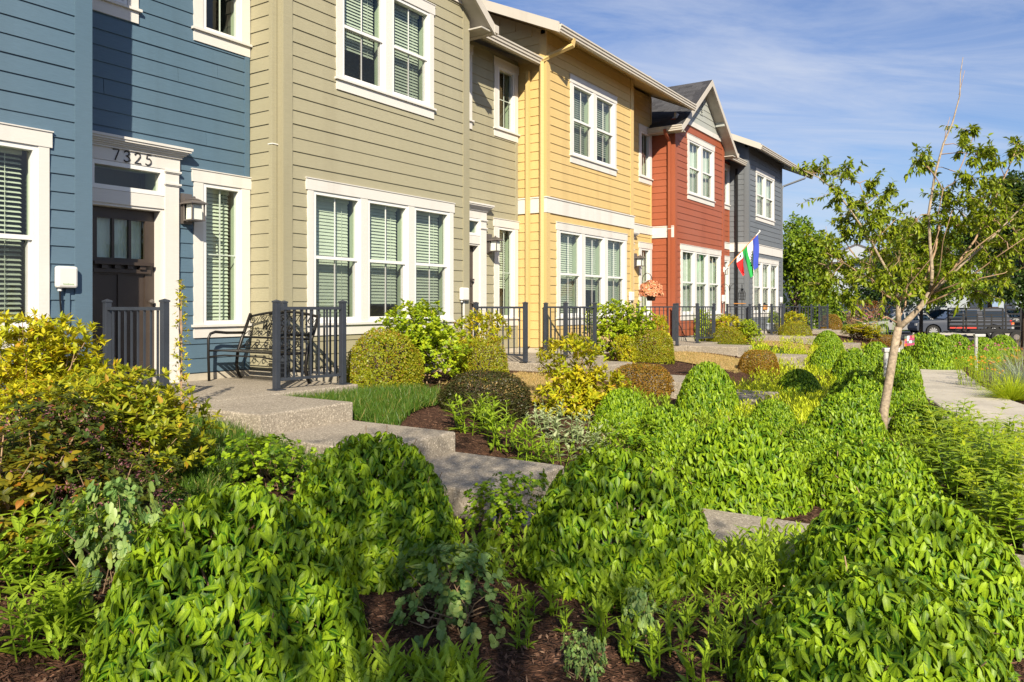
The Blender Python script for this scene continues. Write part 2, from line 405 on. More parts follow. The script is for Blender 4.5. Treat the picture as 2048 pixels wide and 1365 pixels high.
class MB:
    """collects primitive shapes, all in world coordinates"""
    def __init__(s): s.v = []; s.f = []
    def add(s, vs_, fs):
        b = len(s.v); s.v += [tuple(p) for p in vs_]; s.f += [tuple(i + b for i in f) for f in fs]; return s
    def box(s, x0, x1, y0, y1, z0, z1):
        return s.add([(x0,y0,z0),(x1,y0,z0),(x1,y1,z0),(x0,y1,z0),(x0,y0,z1),(x1,y0,z1),(x1,y1,z1),(x0,y1,z1)],
                     [(0,3,2,1),(4,5,6,7),(0,1,5,4),(1,2,6,5),(2,3,7,6),(3,0,4,7)])
    def quad(s, a, b, c, d): return s.add([a,b,c,d], [(0,1,2,3)])
    def prism(s, poly, axis, a0, a1):
        """poly: list of 2-D points, extruded along axis ('x','y','z') from a0 to a1"""
        n = len(poly)
        def P(p, a):
            return (a,p[0],p[1]) if axis == 'x' else ((p[0],a,p[1]) if axis == 'y' else (p[0],p[1],a))
        vs_ = [P(p,a0) for p in poly] + [P(p,a1) for p in poly]
        fs = [tuple(range(n))[::-1], tuple(range(n,2*n))] + [(i,(i+1)%n,n+(i+1)%n,n+i) for i in range(n)]
        return s.add(vs_, fs)
    def tube(s, pts, r, n=6, caps=True, ph=0.0):
        pts = [Vector(p) for p in pts]
        rs = r if isinstance(r, (list, tuple)) else [r] * len(pts)
        rings = []
        ref = None
        for i, p in enumerate(pts):
            d = (pts[min(i+1,len(pts)-1)] - pts[max(i-1,0)])
            if d.length < 1e-9: d = Vector((0,0,1))
            d.normalize()
            if ref is None: ref = Vector((0,0,1)) if abs(d.z) < 0.9 else Vector((1,0,0))
            a = d.cross(ref)
            if a.length < 1e-4: a = d.cross(Vector((0.3,1,0.2)))
            a.normalize(); b = d.cross(a); ref = a.cross(d) * 1.0
            rings.append([p + (a*math.cos(2*math.pi*k/n+ph) + b*math.sin(2*math.pi*k/n+ph)) * rs[i] for k in range(n)])
        vs_ = [q for rg in rings for q in rg]; fs = []
        for i in range(len(pts)-1):
            for k in range(n):
                fs.append((i*n+k, i*n+(k+1)%n, (i+1)*n+(k+1)%n, (i+1)*n+k))
        if caps: fs += [tuple(range(n))[::-1], tuple(range((len(pts)-1)*n, len(pts)*n))]
        return s.add(vs_, fs)
    def lathe(s, c, prof, n=12):
        """prof: list of (r, z)"""
        vs_ = []; fs = []
        for r, z in prof:
            for k in range(n):
                t = 2*math.pi*k/n; vs_.append((c[0]+r*math.cos(t), c[1]+r*math.sin(t), c[2]+z))
        for i in range(len(prof)-1):
            for k in range(n): fs.append((i*n+k, i*n+(k+1)%n, (i+1)*n+(k+1)%n, (i+1)*n+k))
        fs += [tuple(range(n))[::-1], tuple(range((len(prof)-1)*n, len(prof)*n))]
        return s.add(vs_, fs)
    def mesh(s, name, mat, smooth=False):
        me = bpy.data.meshes.new(name); me.from_pydata(s.v, [], s.f)
        if mat: me.materials.append(MATS[mat])
        if smooth: me.polygons.foreach_set('use_smooth', [True]*len(me.polygons))
        me.update(); return me
    def obj(s, name, mat, parent=None, smooth=False, kind=None, label=None, bevel=0):
        o = mesh_obj(name, s.mesh(name, mat, smooth), parent, kind, label)
        if bevel:
            b = o.modifiers.new('bevel', 'BEVEL'); b.width = bevel; b.segments = 2; b.limit_method = 'ANGLE'
        return o

def np_mesh(name, verts, tris, mat, attrs=None, smooth=True):
    me = bpy.data.meshes.new(name)
    verts = np.asarray(verts, np.float32); tris = np.asarray(tris, np.int32)
    me.vertices.add(len(verts)); me.vertices.foreach_set('co', verts.ravel())
    nt = len(tris)
    me.loops.add(nt*3); me.loops.foreach_set('vertex_index', tris.ravel())
    me.polygons.add(nt)
    me.polygons.foreach_set('loop_start', np.arange(0, nt*3, 3, dtype=np.int32))
    me.polygons.foreach_set('loop_total', np.full(nt, 3, np.int32))
    if smooth: me.polygons.foreach_set('use_smooth', np.ones(nt, bool))
    for k, a in (attrs or {}).items():
        at = me.attributes.new(k, 'FLOAT', 'POINT'); at.data.foreach_set('value', np.asarray(a, np.float32))
    me.materials.append(MATS[mat]) if mat else None
    me.update(); return me

# ground height
def smooth(a, b, t):
    t = min(1, max(0, (t-a)/(b-a))); return t*t*(3-2*t)
def gz(x, y):
    h = -0.14 - 0.43*smooth(-6.4, -2.9, x)
    if y > 33: h += (-1.22 - h) * smooth(33, 46, y) if y < 62 else (-1.22 - h) * (1 - smooth(64.5, 72, y)) + (-0.45 - h) * smooth(64.5, 72, y)
    return h
# image ray -> place, for things measured off the photograph
S_, C_ = math.sin(TH), math.cos(TH)
def at_depth(px, py, d):
    u = (px-1024)/FPX
    return Vector((d*(-S_+u*C_), d*(C_+u*S_), EYE + (612-py)*d/FPX))
# ------------------------------------------------------------------ setting: ground, road, path, walks
def axis_pts(segs):
    out = []
    for a, b, st in segs:
        n = max(1, round((b-a)/st)); out += [a + (b-a)*i/n for i in range(n)]
    return out + [segs[-1][1]]
gx = axis_pts([(-900,-60,120),(-60,-12,8),(-12,-7,1),(-7,1,0.2),(1,8,1),(8,60,8),(60,900,120)])
gy = axis_pts([(-900,-20,110),(-20,0,2),(0,16,0.25),(16,34,1),(34,74,1.5),(74,140,11),(140,1200,130)])
random.seed(3)
gm = MB()
for y in gy:
    for x in gx:
        j = 0.018*math.sin(x*5.1+y*2.3)*math.cos(y*4.3-x*1.7) if -7 < x < 1 and 0 < y < 16 else 0
        gm.v.append((x, y, gz(x, y) + j))
nx = len(gx)
for j in range(len(gy)-1):
    for i in range(nx-1):
        gm.f.append((j*nx+i, j*nx+i+1, (j+1)*nx+i+1, (j+1)*nx+i))
gm.obj('ground', 'bark_mulch', smooth=True, kind='structure')

def sheet(name, poly_rows, mat, lift, kind='structure'):
    """rows of (y, x0, x1) laid on the ground, lifted a little"""
    m = MB(); N = 8
    for (y, x0, x1) in poly_rows:
        for k in range(N+1):
            x = x0+(x1-x0)*k/N; m.v.append((x, y, gz(x, y)+lift))
    for j in range(len(poly_rows)-1):
        for k in range(N): a = j*(N+1)+k; m.f.append((a, a+1, a+N+2, a+N+1))
    return m.obj(name, mat, kind=kind, smooth=True)
def rows(y0, y1, f, st=0.25):
    n = max(2, int((y1-y0)/st)); return [(y0+(y1-y0)*i/n, *f(y0+(y1-y0)*i/n)) for i in range(n+1)]
# dry lawns between the hedges and the beds
for k, (a, b) in enumerate(((8.2, 10.25), (14.6, 16.9), (21.3, 23.6))):
    sheet('lawn', rows(a, b, lambda y: (-6.55+0.12*math.sin(y*3), -4.75+0.25*math.sin(y*2.1))), 'lawn_straw', 0.03)
sheet('lawn', rows(5.60, 7.55, lambda y: (-6.75, -5.25+0.35*math.sin(y*1.6))), 'lawn_green', 0.03)
sheet('lawn', rows(3.0, 4.36, lambda y: (-6.75, -4.5+0.25*math.sin(y*3))), 'lawn_green', 0.03)
sheet('lawn', rows(17.9, 20.2, lambda y: (-6.6, -4.9)), 'lawn_green', 0.03)
sheet('lawn', rows(66.4, 78, lambda y: (-40, 20), 1.0), 'lawn_green', 0.05)
# street beyond the row, its far pavement and a driveway
sheet('road', rows(45.5, 63.6, lambda y: (-70, 60), 1.0), 'asphalt', 0.06)
sheet('sidewalk', rows(64.2, 66.2, lambda y: (-70, 60), 0.4), 'path_concrete', 0.13)
sheet('driveway', rows(66.5, 92, lambda y: (-24, -13), 0.8), 'path_concrete', 0.09)
cb = MB()
cb.box(-70, 60, 63.6, 63.9, -1.3, -1.02); cb.obj('curb', 'road_curb', kind='structure')

# main garden path: slabs with joints
PATH = [(-6,1.25),(2,1.05),(4,0.74),(6,0.56),(8,0.42),(11,0.10),(13,-0.50),(15,-1.05),(17,-1.42),(19.5,-1.78),(22,-2.1),(25,-2.7),(29,-3.3),(36,-3.6)]
def path_x(y):
    for (a, xa), (b, xb) in zip(PATH, PATH[1:]):
        if a <= y <= b:
            t = (y-a)/(b-a); return xa+(xb-xa)*(t*t*(3-2*t)*0.35+t*0.65)
    return PATH[-1][1]
y = -6.0
pth = thing('garden_path', (0.5, 5, -0.57), None, None); pth['kind'] = 'structure'
while y < 34:
    y2 = y+1.50; m = MB(); n = 5
    for i in range(n+1):
        yy = y+0.006+(y2-y-0.012)*i/n; xc = path_x(yy); g = gz(xc, yy)
        for dx, dz in ((-0.62,-0.12),(-0.62,0.045),(-0.605,0.055),(0.605,0.055),(0.62,0.045),(0.62,-0.12)): m.v.append((xc+dx, yy, g+dz))
    for i in range(n):
        for k in range(5): a = i*6+k; m.f.append((a, a+1, a+7, a+6))
    m.f += [tuple(range(6)), tuple(range(n*6, n*6+6))[::-1]]
    m.obj('path_slab', 'path_concrete', pth); y = y2

def slab(name, x0, x1, y0, y1, z0, z1, parent):
    m = MB().box(x0, x1, y0, y1, z0, z1)
    return m.obj(name, 'aggregate', parent, bevel=0.016)
LABW = {}
def front_walk(Y1, who):
    """porch landing, three treads and the lower walk of one house; Y1 is the end of its front wall"""
    w = thing('front_steps', (-5.5, Y1+0.6, -0.5), None, None); w['kind'] = 'structure'
    a = Y1+0.09; b = Y1+1.20; e = Y1+2.50
    slab('landing', -8.70, -6.66, a, e-0.02, -0.5, 0.0, w)
    slab('landing', -6.66, -5.47, a, b, -0.5, 0.0, w)
    slab('step', -5.55, -4.22, a, b, -0.6, -0.178, w)
    slab('step', -4.30, -3.12, a, b, -0.7, -0.353, w)
    slab('walk_slab', -3.20, -2.10, a, b, -0.75, -0.528, w)
    slab('walk_slab', -2.092, -1.05, a, b, -0.75, -0.530, w)
    slab('walk_slab', -1.042, path_x(Y1+.6)-0.63, a, b, -0.75, -0.529, w)
    return w

# ------------------------------------------------------------------ houses
ROW = 0.1778
def board_mesh(name, mat):
    m = MB().add([(0,0,0),(.017,0,0),(.004,0,1),(0,0,1),(0,1,0),(.017,1,0),(.004,1,1),(0,1,1)],
                 [(0,1,2,3),(4,7,6,5),(0,4,5,1),(1,5,6,2),(2,6,7,3),(3,7,4,0)])
    return m.mesh(name, mat)
def wmap(ori, base):
    return (lambda s, z, o: (base+o, s, z)) if ori == 'F' else (lambda s, z, o: (s, base-o, z))
def wbox(m, ori, base, s0, s1, z0, z1, o0, o1):
    if ori == 'F': m.box(base+o0, base+o1, s0, s1, z0, z1)
    else: m.box(s0, s1, base-o1, base-o0, z0, z1)
    return m
def sub_intervals(a, b, cuts):
    iv = [(a, b)]
    for c, d in cuts:
        nv = []
        for p, q in iv:
            if d <= p or c >= q: nv.append((p, q)); continue
            if c > p: nv.append((p, c))
            if d < q: nv.append((d, q))
        iv = nv
    return [(p, q) for p, q in iv if q-p > 0.015]
rb = random.Random(11)
def side_boards(parent, me, ori, base, s0, s1, z0, z1, holes, lim=None):
    k = 0; z = z0
    while z < z1-0.02:
        h = min(ROW, z1-z); a, b = s0, s1
        if lim:
            a, b = lim(z, h, s0, s1)
            if b-a < 0.05: z += ROW; continue
        cut = [(c, d) for (c, d, e, f) in holes if e < z+h-0.002 and f > z+0.002]
        todo = [(p, q, z, h) for p, q in sub_intervals(a, b, cut)]
        for (c, d, e, f) in holes:
            if e < z+h and f > z:
                if z+h-f > 0.02: todo.append((max(c,a), min(d,b), f, z+h-f))
                if e-z > 0.02: todo.append((max(c,a), min(d,b), z, e-z))
        for p, q, zz, hh in todo:
            segs = [(p, q)]
            if q-p > 1.6 and rb.random() < 0.55:
                t = p+(q-p)*rb.uniform(0.2, 0.8); segs = [(p, t-0.002), (t+0.002, q)]
            for u, v in segs:
                o = bpy.data.objects.new('siding_board', me); link(o); o.parent = parent
                sl = rb.uniform(-0.0012, 0.0012)
                if ori == 'F': o.matrix_basis = Matrix.LocRotScale((base+sl, u, zz), None, (1, v-u, hh*1.02))
                else: o.matrix_basis = Matrix.LocRotScale((u, base-sl, zz), Euler((0,0,RAD(-90))), (1, v-u, hh*1.02))
        z += ROW
def backing(ori, base, s0, s1, z0, z1, holes):
    m = MB(); zs = sorted({z0, z1, *[h[2] for h in holes], *[h[3] for h in holes]})
    for a, b in zip(zs, zs[1:]):
        cut = [(c, d) for (c, d, e, f) in holes if e < b-1e-4 and f > a+1e-4]
        for p, q in sub_intervals(s0, s1, cut): wbox(m, ori, base, p, q, a, b, -0.12, 0)
    return m

def blind_mb(x, y0, y1, z0, z1, tilt, bunch=0.0):
    m = MB(); n = int((z1-z0)/0.047); w = 0.025
    for i in range(n):
        zc_ = z0+0.02+(z1-z0-0.04)*(i+0.5)/n
        dx, dz = w*math.cos(tilt), -w*math.sin(tilt)
        yb0, yb1 = y0, y1
        m.add([(x+dx,yb0,zc_+dz),(x+dx,yb1,zc_+dz),(x-dx,yb1,zc_-dz),(x-dx,yb0,zc_-dz),
               (x+dx,yb0,zc_+dz+.003),(x+dx,yb1,zc_+dz+.003),(x-dx,yb1,zc_-dz+.003),(x-dx,yb0,zc_-dz+.003)],
              [(0,3,2,1),(4,5,6,7),(0,1,5,4),(2,3,7,6)])
    m.box(x-0.025, x+0.03, y0, y1, z1-0.05, z1)
    for f in (0.18, 0.82): yy = y0+(y1-y0)*f; m.box(x+0.024, x+0.027, yy-0.003, yy+0.003, z0, z1)
    return m

def sheet_x(x, y0, y1, z0, z1): return MB().quad((x,y0,z0),(x,y1,z0),(x,y1,z1),(x,y0,z1))
def window(house, X, y0, y1, z0, z1, n, kind='hung', sx=None, tilts=(0.5,), apron=True, muntin='v', blind='slat'):
    """y0..y1, z0..z1: outside of the casing boards (z1 = top of header). Returns the hole."""
    cw, mw, hh = 0.10, 0.14, 0.15
    if n == 1 and y1-y0 < 1.0: cw = 0.13
    sill_z = z0+0.135
    ia, ib = y0+cw, y1-cw; it = z1-hh; ibz = sill_z+0.03
    uw = ((ib-ia)-mw*(n-1))/n
    win = part_empty('window', (X, (y0+y1)/2, z0), house)
    for p, q in [(y0, y0+cw), (y1-cw, y1)] + [(ia+uw*(i+1)+mw*i, ia+(uw+mw)*(i+1)) for i in range(n-1)]:
        MB().box(X-.02, X+.030, p, q, ibz, it).obj('casing', 'white_trim', win)
    MB().box(X-.02, X+.036, y0-.025, y1+.025, it, z1).box(X-.02, X+.046, y0-.035, y1+.035, z1, z1+.012).obj('header', 'white_trim', win)
    MB().box(X-.02, X+.062, y0-.03, y1+.03, sill_z, ibz).obj('sill', 'white_trim', win)
    MB().box(X-.02, X+.032, y0, y1, z0, sill_z-.001).obj('apron', 'white_trim', win)
    fw = 0.048
    for i in range(n):
        a = ia+(uw+mw)*i; b = a+uw
        fr = MB()   # vinyl frame and sashes
        fr.box(X-.07, X+.020, a, a+fw, ibz, it).box(X-.07, X+.020, b-fw, b, ibz, it)
        fr.box(X-.07, X+.019, a+fw, b-fw, it-fw, it).box(X-.07, X+.019, a+fw, b-fw, ibz, ibz+fw)
        zmid = ibz+(it-ibz)*0.5
        if kind == 'hung':
            fr.box(X-.060, X+.012, a+fw, b-fw, zmid-.022, zmid+.022)
            fr.box(X-.065, X-.012, b-fw-.03, b-fw, ibz+fw, zmid-.022).box(X-.065, X-.012, a+fw, a+fw+.012, ibz+fw, zmid-.022)
            fr.box(X-.065, X-.012, a+fw+.012, b-fw-.03, ibz+fw, ibz+fw+.03)
        fr.obj('sash', 'vinyl_white', win)
        mu = MB(); yc = (a+b)/2
        if kind == 'hung':
            mu.box(X-.046, X-.036, yc-.008, yc+.008, ibz+fw+.02, it-fw)
        else:
            mu.box(X-.046, X-.036, yc-.008, yc+.008, ibz+fw, it-fw)
            zz = ibz+(it-ibz)*(0.5 if z1 > 3 else 0.5); mu.box(X-.0455, X-.0365, a+fw, b-fw, zz-.008, zz+.008)
        mu.obj('muntin', 'vinyl_white', win)
        if kind == 'hung':
            sheet_x(X-.038, a+fw*.6, b-fw*.6, zmid, it-fw*.6).obj('pane', 'window_glass', win)
            sheet_x(X-.052, a+fw*.6, b-fw*.6, ibz+fw*.6, zmid).obj('pane', 'window_glass', win)
            sheet_x(X-.014, a+fw*.6, b-fw*.6, ibz+fw*.6, zmid-.01).obj('insect_screen', 'insect_screen', win)
        else:
            sheet_x(X-.034, a+fw*.6, b-fw*.6, ibz+fw*.6, it-fw*.6).obj('pane', 'window_glass', win)
        tl = tilts[i % len(tilts)]; lift = (0, 0, .0, .30, 0, .12)[int(y0*7+i*3+z0) % 6]*(it-ibz)
        if blind == 'slat':
            blind_mb(X-.165, a+.02, b-.075, ibz+.03+lift, it-.03, tl).obj('blind', 'blind_slat', win, kind='stuff')
        elif blind == 'drape':
            cm = MB(); seg = 22
            for k in range(seg+1):
                yy = a+.02+(b-a-.05)*k/seg; xx = X-.17+0.022*math.sin(k*1.9)+.01*math.sin(k*.7)
                cm.v += [(xx, yy, ibz), (xx, yy, it)]
            for k in range(seg): cm.f.append((2*k, 2*k+2, 2*k+3, 2*k+1))
            cm.obj('curtain', 'curtain', win, smooth=True)
    # reveal of the opening and the dim room behind it
    d0, d1 = X-.07, X-.20
    r = MB()
    r.quad((d0,ia,ibz),(d1,ia,ibz),(d1,ia,it),(d0,ia,it)).quad((d0,ib,ibz),(d0,ib,it),(d1,ib,it),(d1,ib,ibz))
    r.quad((d0,ia,it),(d1,ia,it),(d1,ib,it),(d0,ib,it)).quad((d0,ia,ibz),(d0,ib,ibz),(d1,ib,ibz),(d1,ia,ibz))
    for i in range(n-1):
        a = ia+uw*(i+1)+mw*i; r.box(d1, d0-.001, a, a+mw, ibz, it)
    r.obj('jamb', 'jamb_pale', win)
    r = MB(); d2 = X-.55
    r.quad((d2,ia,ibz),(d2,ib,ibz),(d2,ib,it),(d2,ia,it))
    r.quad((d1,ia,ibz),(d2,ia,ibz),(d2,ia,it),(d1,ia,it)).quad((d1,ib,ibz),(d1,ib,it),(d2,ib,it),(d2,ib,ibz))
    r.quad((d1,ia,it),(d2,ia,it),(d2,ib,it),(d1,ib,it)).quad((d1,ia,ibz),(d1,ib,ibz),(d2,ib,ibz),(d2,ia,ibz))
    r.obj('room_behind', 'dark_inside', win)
    return (ia, ib, ibz, it)

def text_mesh(name, txt, size, mat, depth=0.006, space=1.0):
    cu = bpy.data.curves.new('text_curve', 'FONT'); cu.body = txt; cu.size = size; cu.extrude = depth; cu.space_character = space
    cu.resolution_u = 3; cu.align_x = 'CENTER'
    o = bpy.data.objects.new('text_tmp', cu); link(o)
    dg = bpy.context.evaluated_depsgraph_get(); dg.update()
    me = bpy.data.meshes.new_from_object(o.evaluated_get(dg)); me.name = name
    bpy.data.objects.remove(o); bpy.data.curves.remove(cu)
    me.materials.clear(); me.materials.append(MATS[mat])
    return me

def stroke_digit(d, h=0.125):
    """slim art-deco numerals: strokes in a unit box"""
    P = {'7': [[(0.05,.97),(.62,1.0),(.25,0.0)]],
         '3': [[(.08,.86),(.22,1.0),(.45,.98),(.56,.82),(.48,.64),(.26,.56),(.50,.46),(.60,.25),(.46,.04),(.22,0),(.05,.12)]],
         '2': [[(.05,.76),(.14,.95),(.34,1.0),(.54,.88),(.55,.66),(.38,.40),(.04,.02),(.62,.02)]],
         '5': [[(.58,1.0),(.22,.98),(.16,.60),(.42,.62),(.58,.46),(.58,.22),(.42,.03),(.20,0),(.04,.10)]]}
    return P[d]

def door_set(house, X, Y1, number=None, hung_bits=True):
    """white classical surround, transom and the dark craftsman door; Y1 = end of the projecting front"""
    a, b = Y1+0.36, Y1+1.22           # door opening
    sur = MB()
    sur.box(X-.02, X+.050, a-.20, a-.02, 0.0, 2.56).box(X-.02, X+.050, b+.02, b+.20, 0.0, 2.56)      # pilasters
    sur.box(X-.02, X+.060, b+.014, b+.206, 0.0, 0.24).box(X-.02, X+.060, a-.206, a-.014, 0.0, 0.24)   # plinths
    for z in (2.38, 2.53):                                                                         # capital bands
        sur.box(X-.02, X+.072, b+.006, b+.222, z, z+.022).box(X-.02, X+.072, a-.222, a-.006, z, z+.022)
        sur.box(X-.02, X+.062, b+.013, b+.213, z-.012, z).box(X-.02, X+.062, a-.213, a-.013, z-.012, z)
    sur.box(X-.02, X+.034, a-.02, b+.02, 2.085, 2.235)                                              # board over the door
    sur.box(X-.02, X+.046, a-.215, b+.215, 2.56, 2.735)                                             # frieze
    sur.box(X-.15, X+.018, a-.02, a+.025, 0.0, 2.085).box(X-.15, X+.018, b-.025, b+.02, 0.0, 2.085)  # jambs
    sur.box(X-.15, X+.018, a+.025, b-.025, 2.055, 2.085)
    ds = sur.obj('door_surround', 'white_trim', house)
    cr = MB(); y0, y1 = a-.215, b+.215
    for i, (pr, z0, z1) in enumerate(((.066,2.705,2.725),(.078,2.727,2.742),(.10,2.744,2.762),(.120,2.764,2.782),(.142,2.784,2.806),(.155,2.808,2.835))):
        cr.box(X-.02, X+pr, y0-(pr-.046), y1+(pr-.046), z0, z1-.0 + .002)
    cr.obj('crown', 'white_trim', ds)
    fr = MB(); z0, z1 = 2.237, 2.557
    fr.box(X-.06, X+.040, a-.018, a+.035, z0, z1).box(X-.06, X+.040, b-.035, b+.018, z0, z1)
    fr.box(X-.06, X+.039, a+.035, b-.035, z1-.05, z1).box(X-.06, X+.039, a+.035, b-.035, z0, z0+.05)
    tw = fr.obj('transom', 'vinyl_white', house)
    sheet_x(X-.02, a+.03, b-.03, z0+.045, z1-.045).obj('pane', 'window_glass', tw)
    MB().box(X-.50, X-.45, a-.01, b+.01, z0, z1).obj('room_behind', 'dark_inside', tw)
    jb = MB().quad((X-.06,b-.02,z0),(X-.06,b-.02,z1),(X-.30,b-.02,z1),(X-.30,b-.02,z0)).quad((X-.06,a+.02,z1-.03),(X-.3,a+.02,z1-.03),(X-.3,b,z1-.03),(X-.06,b,z1-.03))
    jb.obj('jamb', 'jamb_pale', tw)
    # door leaf: stiles, rails, panels
    D = X-.105; da, db = a+.027, b-.027; w = db-da
    m = MB()
    m.box(D-.045, D, da, da+.115, .03, 2.05).box(D-.045, D, db-.115, db, .03, 2.05)
    m.box(D-.045, D-.0005, da+.115, db-.115, 1.93, 2.05).box(D-.045, D-.0005, da+.115, db-.115, .03, .27)
    m.box(D-.045, D-.0005, da+.115, db-.115, 1.29, 1.48)
    mid = (da+db)/2
    m.box(D-.045, D-.001, mid-.045, mid+.045, .27, 1.29)
    g0, g1 = da+.115, db-.115; gw = (g1-g0-2*.03)/3
    for i in (1, 2): m.box(D-.045, D-.001, g0+gw*i+.03*(i-1), g0+gw*i+.03*i, 1.48, 1.93)
    dr = m.obj('door', 'door_paint', house)
    MB().box(D-.035, D-.018, g0, mid-.045, .27, 1.29).obj('panel', 'door_paint', dr)
    MB().box(D-.035, D-.018, mid+.045, g1, .27, 1.29).obj('panel', 'door_paint', dr)
    for i in range(3):
        p = g0+(gw+.03)*i
        sheet_x(D-.018, p, p+gw, 1.48, 1.93).obj('pane', 'window_glass', dr)
    cm = MB(); seg = 40
    for k in range(seg+1):
        yy = g0+(g1-g0)*k/seg; xx = D-.075+.012*math.sin(k*1.7)+.008*math.sin(k*.63)
        cm.v += [(xx, yy, 1.46), (xx, yy, 1.95)]
    for k in range(seg): cm.f.append((2*k, 2*k+2, 2*k+3, 2*k+1))
    cm.obj('curtain', 'curtain', dr, smooth=True)
    sh = MB().box(D+.0005, D+.075, da+.05, db-.05, 1.40, 1.435)
    for i in range(4):
        yc = da+.10+(w-.20)*(i+.5)/4; sh.box(D+.0005, D+.055, yc-.035, yc+.035, 1.355, 1.3995)
    sh.box(D+.0006, D+.03, da+.06, db-.06, 1.31, 1.354)
    sh.obj('shelf', 'door_paint', dr)
    MB().box(X-.16, X+.03, a-.02, b+.02, 0.002, .03).obj('threshold', 'lamp_metal', house)
    hm = MB()
    for z in (0.35, 0.75): hm.box(D+.001, D+.012, da-.008, da+.012, z, z+.10)
    hm.obj('hinge', 'rim', dr)
    kn = MB().lathe((D+.05, db-.06, 0.98), [(.012,-.025),(.028,-.01),(.028,.01),(.012,.025)], 10)
    kn.tube([(D, db-.06, .98), (D+.05, db-.06, .98)], .012, 8).obj('handle', 'lamp_metal', dr)
    if number:
        yc = 5.125 - 0.13*(len(number)-1)/2
        for i, ch in enumerate(number):
            dm = MB(); h = 0.128; yb = yc+i*0.130-0.04
            for st in stroke_digit(ch):
                dm.tube([(X+.052, yb+p[0]*h*1.0, 2.575+p[1]*h*.95) for p in st], 0.0075, 6)
            dm.obj('numeral', 'numeral_dark', ds, smooth=True)
    # wall lamp beside the door
    ly = Y1+1.545; L = X+.017
    bp = MB().box(L, L+.035, ly-.085, ly+.055, 1.93, 2.30).box(L+.035, L+.05, ly-.06, ly+.03, 2.08, 2.26)
    lamp = bp.obj('wall_lamp', 'lamp_metal', house)
    bx = L+.15; hw = .083
    hd = MB()
    def pyr(m, z0, z1, r0, r1):
        m.add([(bx+sx*r, ly+sy*r, z) for z, r in ((z0,r0),(z1,r1)) for sx, sy in ((-1,-1),(1,-1),(1,1),(-1,1))],
              [(0,3,2,1),(4,5,6,7),(0,1,5,4),(1,2,6,5),(2,3,7,6),(3,0,4,7)])
    pyr(hd, 2.165, 2.178, .118, .118); pyr(hd, 2.1785, 2.215, .112, .055); pyr(hd, 2.216, 2.235, .062, .030); pyr(hd, 2.2355, 2.262, .016, .008)
    for sx in (-1, 1):
        for sy in (-1, 1): hd.box(bx+sx*hw-.007, bx+sx*hw+.007, ly+sy*hw-.007, ly+sy*hw+.007, 1.975, 2.166)
    pyr(hd, 1.962, 1.976, .094, .094)
    hd.box(L+.03, bx-.05, ly-.012, ly+.012, 2.19, 2.21)
    hd.obj('frame', 'lamp_metal', lamp)
    gl = MB(); pyr(gl, 1.978, 2.160, .066, .062); gl.obj('glass', 'lamp_glass', lamp)
    return (a-.02, b+.02, 0.0, 2.56)

def utility_box(house, X, y, z, logo):
    w, h = 0.20, 0.215
    m = MB().box(X+.018, X+.095, y-w/2, y+w/2, z, z+h)
    o = m.obj('utility_box', 'plastic_white', house, bevel=0.022)
    MB().lathe((X+.045, y-.055, z-.03), [(.020,0),(.020,.03),(.012,.031)], 8).obj('conduit_cap', 'plastic_white', o)
    MB().tube([(X+.045,y-.055,z-.03),(X+.045,y-.052,z-.12),(X+.03,y-.03,z-.30),(X+.024,y-.02,z-.9)], .009, 6).obj('cable', 'black_iron', o)
    MB().box(X+.018, X+.030, y+.01, y+.05, z-.9, z-.001).obj('cable_cover', 'plastic_white' if not logo else house['paint'], o)
    if logo:
        lm = MB(); yy = y-.045; r = random.Random(5)
        for i in range(11):
            hh = .013 if i not in (0, 5) else .017
            lm.box(X+.0945, X+.0962, yy, yy+.0035, z+.030, z+.030+hh)
            if r.random() < .6: lm.box(X+.0945, X+.0962, yy+.0036, yy+.0068, z+.030+r.choice((0,.5,1))*(hh-.004), z+.034+r.choice((0,.5))*(hh-.004))
            yy += .0095
        lm.obj('printed_mark', 'logo_green', o)

def gutter_mb(m, ori, base, s0, s1, z, up=True):
    """K-style gutter: base = wall-side plane"""
    prof = [(0,0),(.085,0),(.085,.03),(.105,.05),(.105,.085),(.125,.105),(.125,.135),(0,.135)]
    if ori == 'F': m.prism([(base+p[0], z+p[1]) for p in prof], 'y', s0, s1)
    else: m.prism([(base-p[0], z+p[1]) for p in prof], 'x', s0, s1)
    return m
def slope_slab(m, ax, p0, z0, p1, z1, s0, s1, th):
    """sloped slab: runs from coordinate p0 (height z0) to p1 (z1); ax 'x' or 'y' is the slope direction"""
    if ax == 'x':
        m.prism([(p0,z0),(p1,z1),(p1,z1-th),(p0,z0-th)], 'y', s0, s1)
    else:
        m.prism([(p0,z0),(p1,z1),(p1,z1-th),(p0,z0-th)], 'x', s0, s1)
    return m
def downspout(house, pts, mat, name='downspout'):
    m = MB(); m.tube(pts, .05, 4, ph=math.pi/4); return m.obj(name, mat, house)

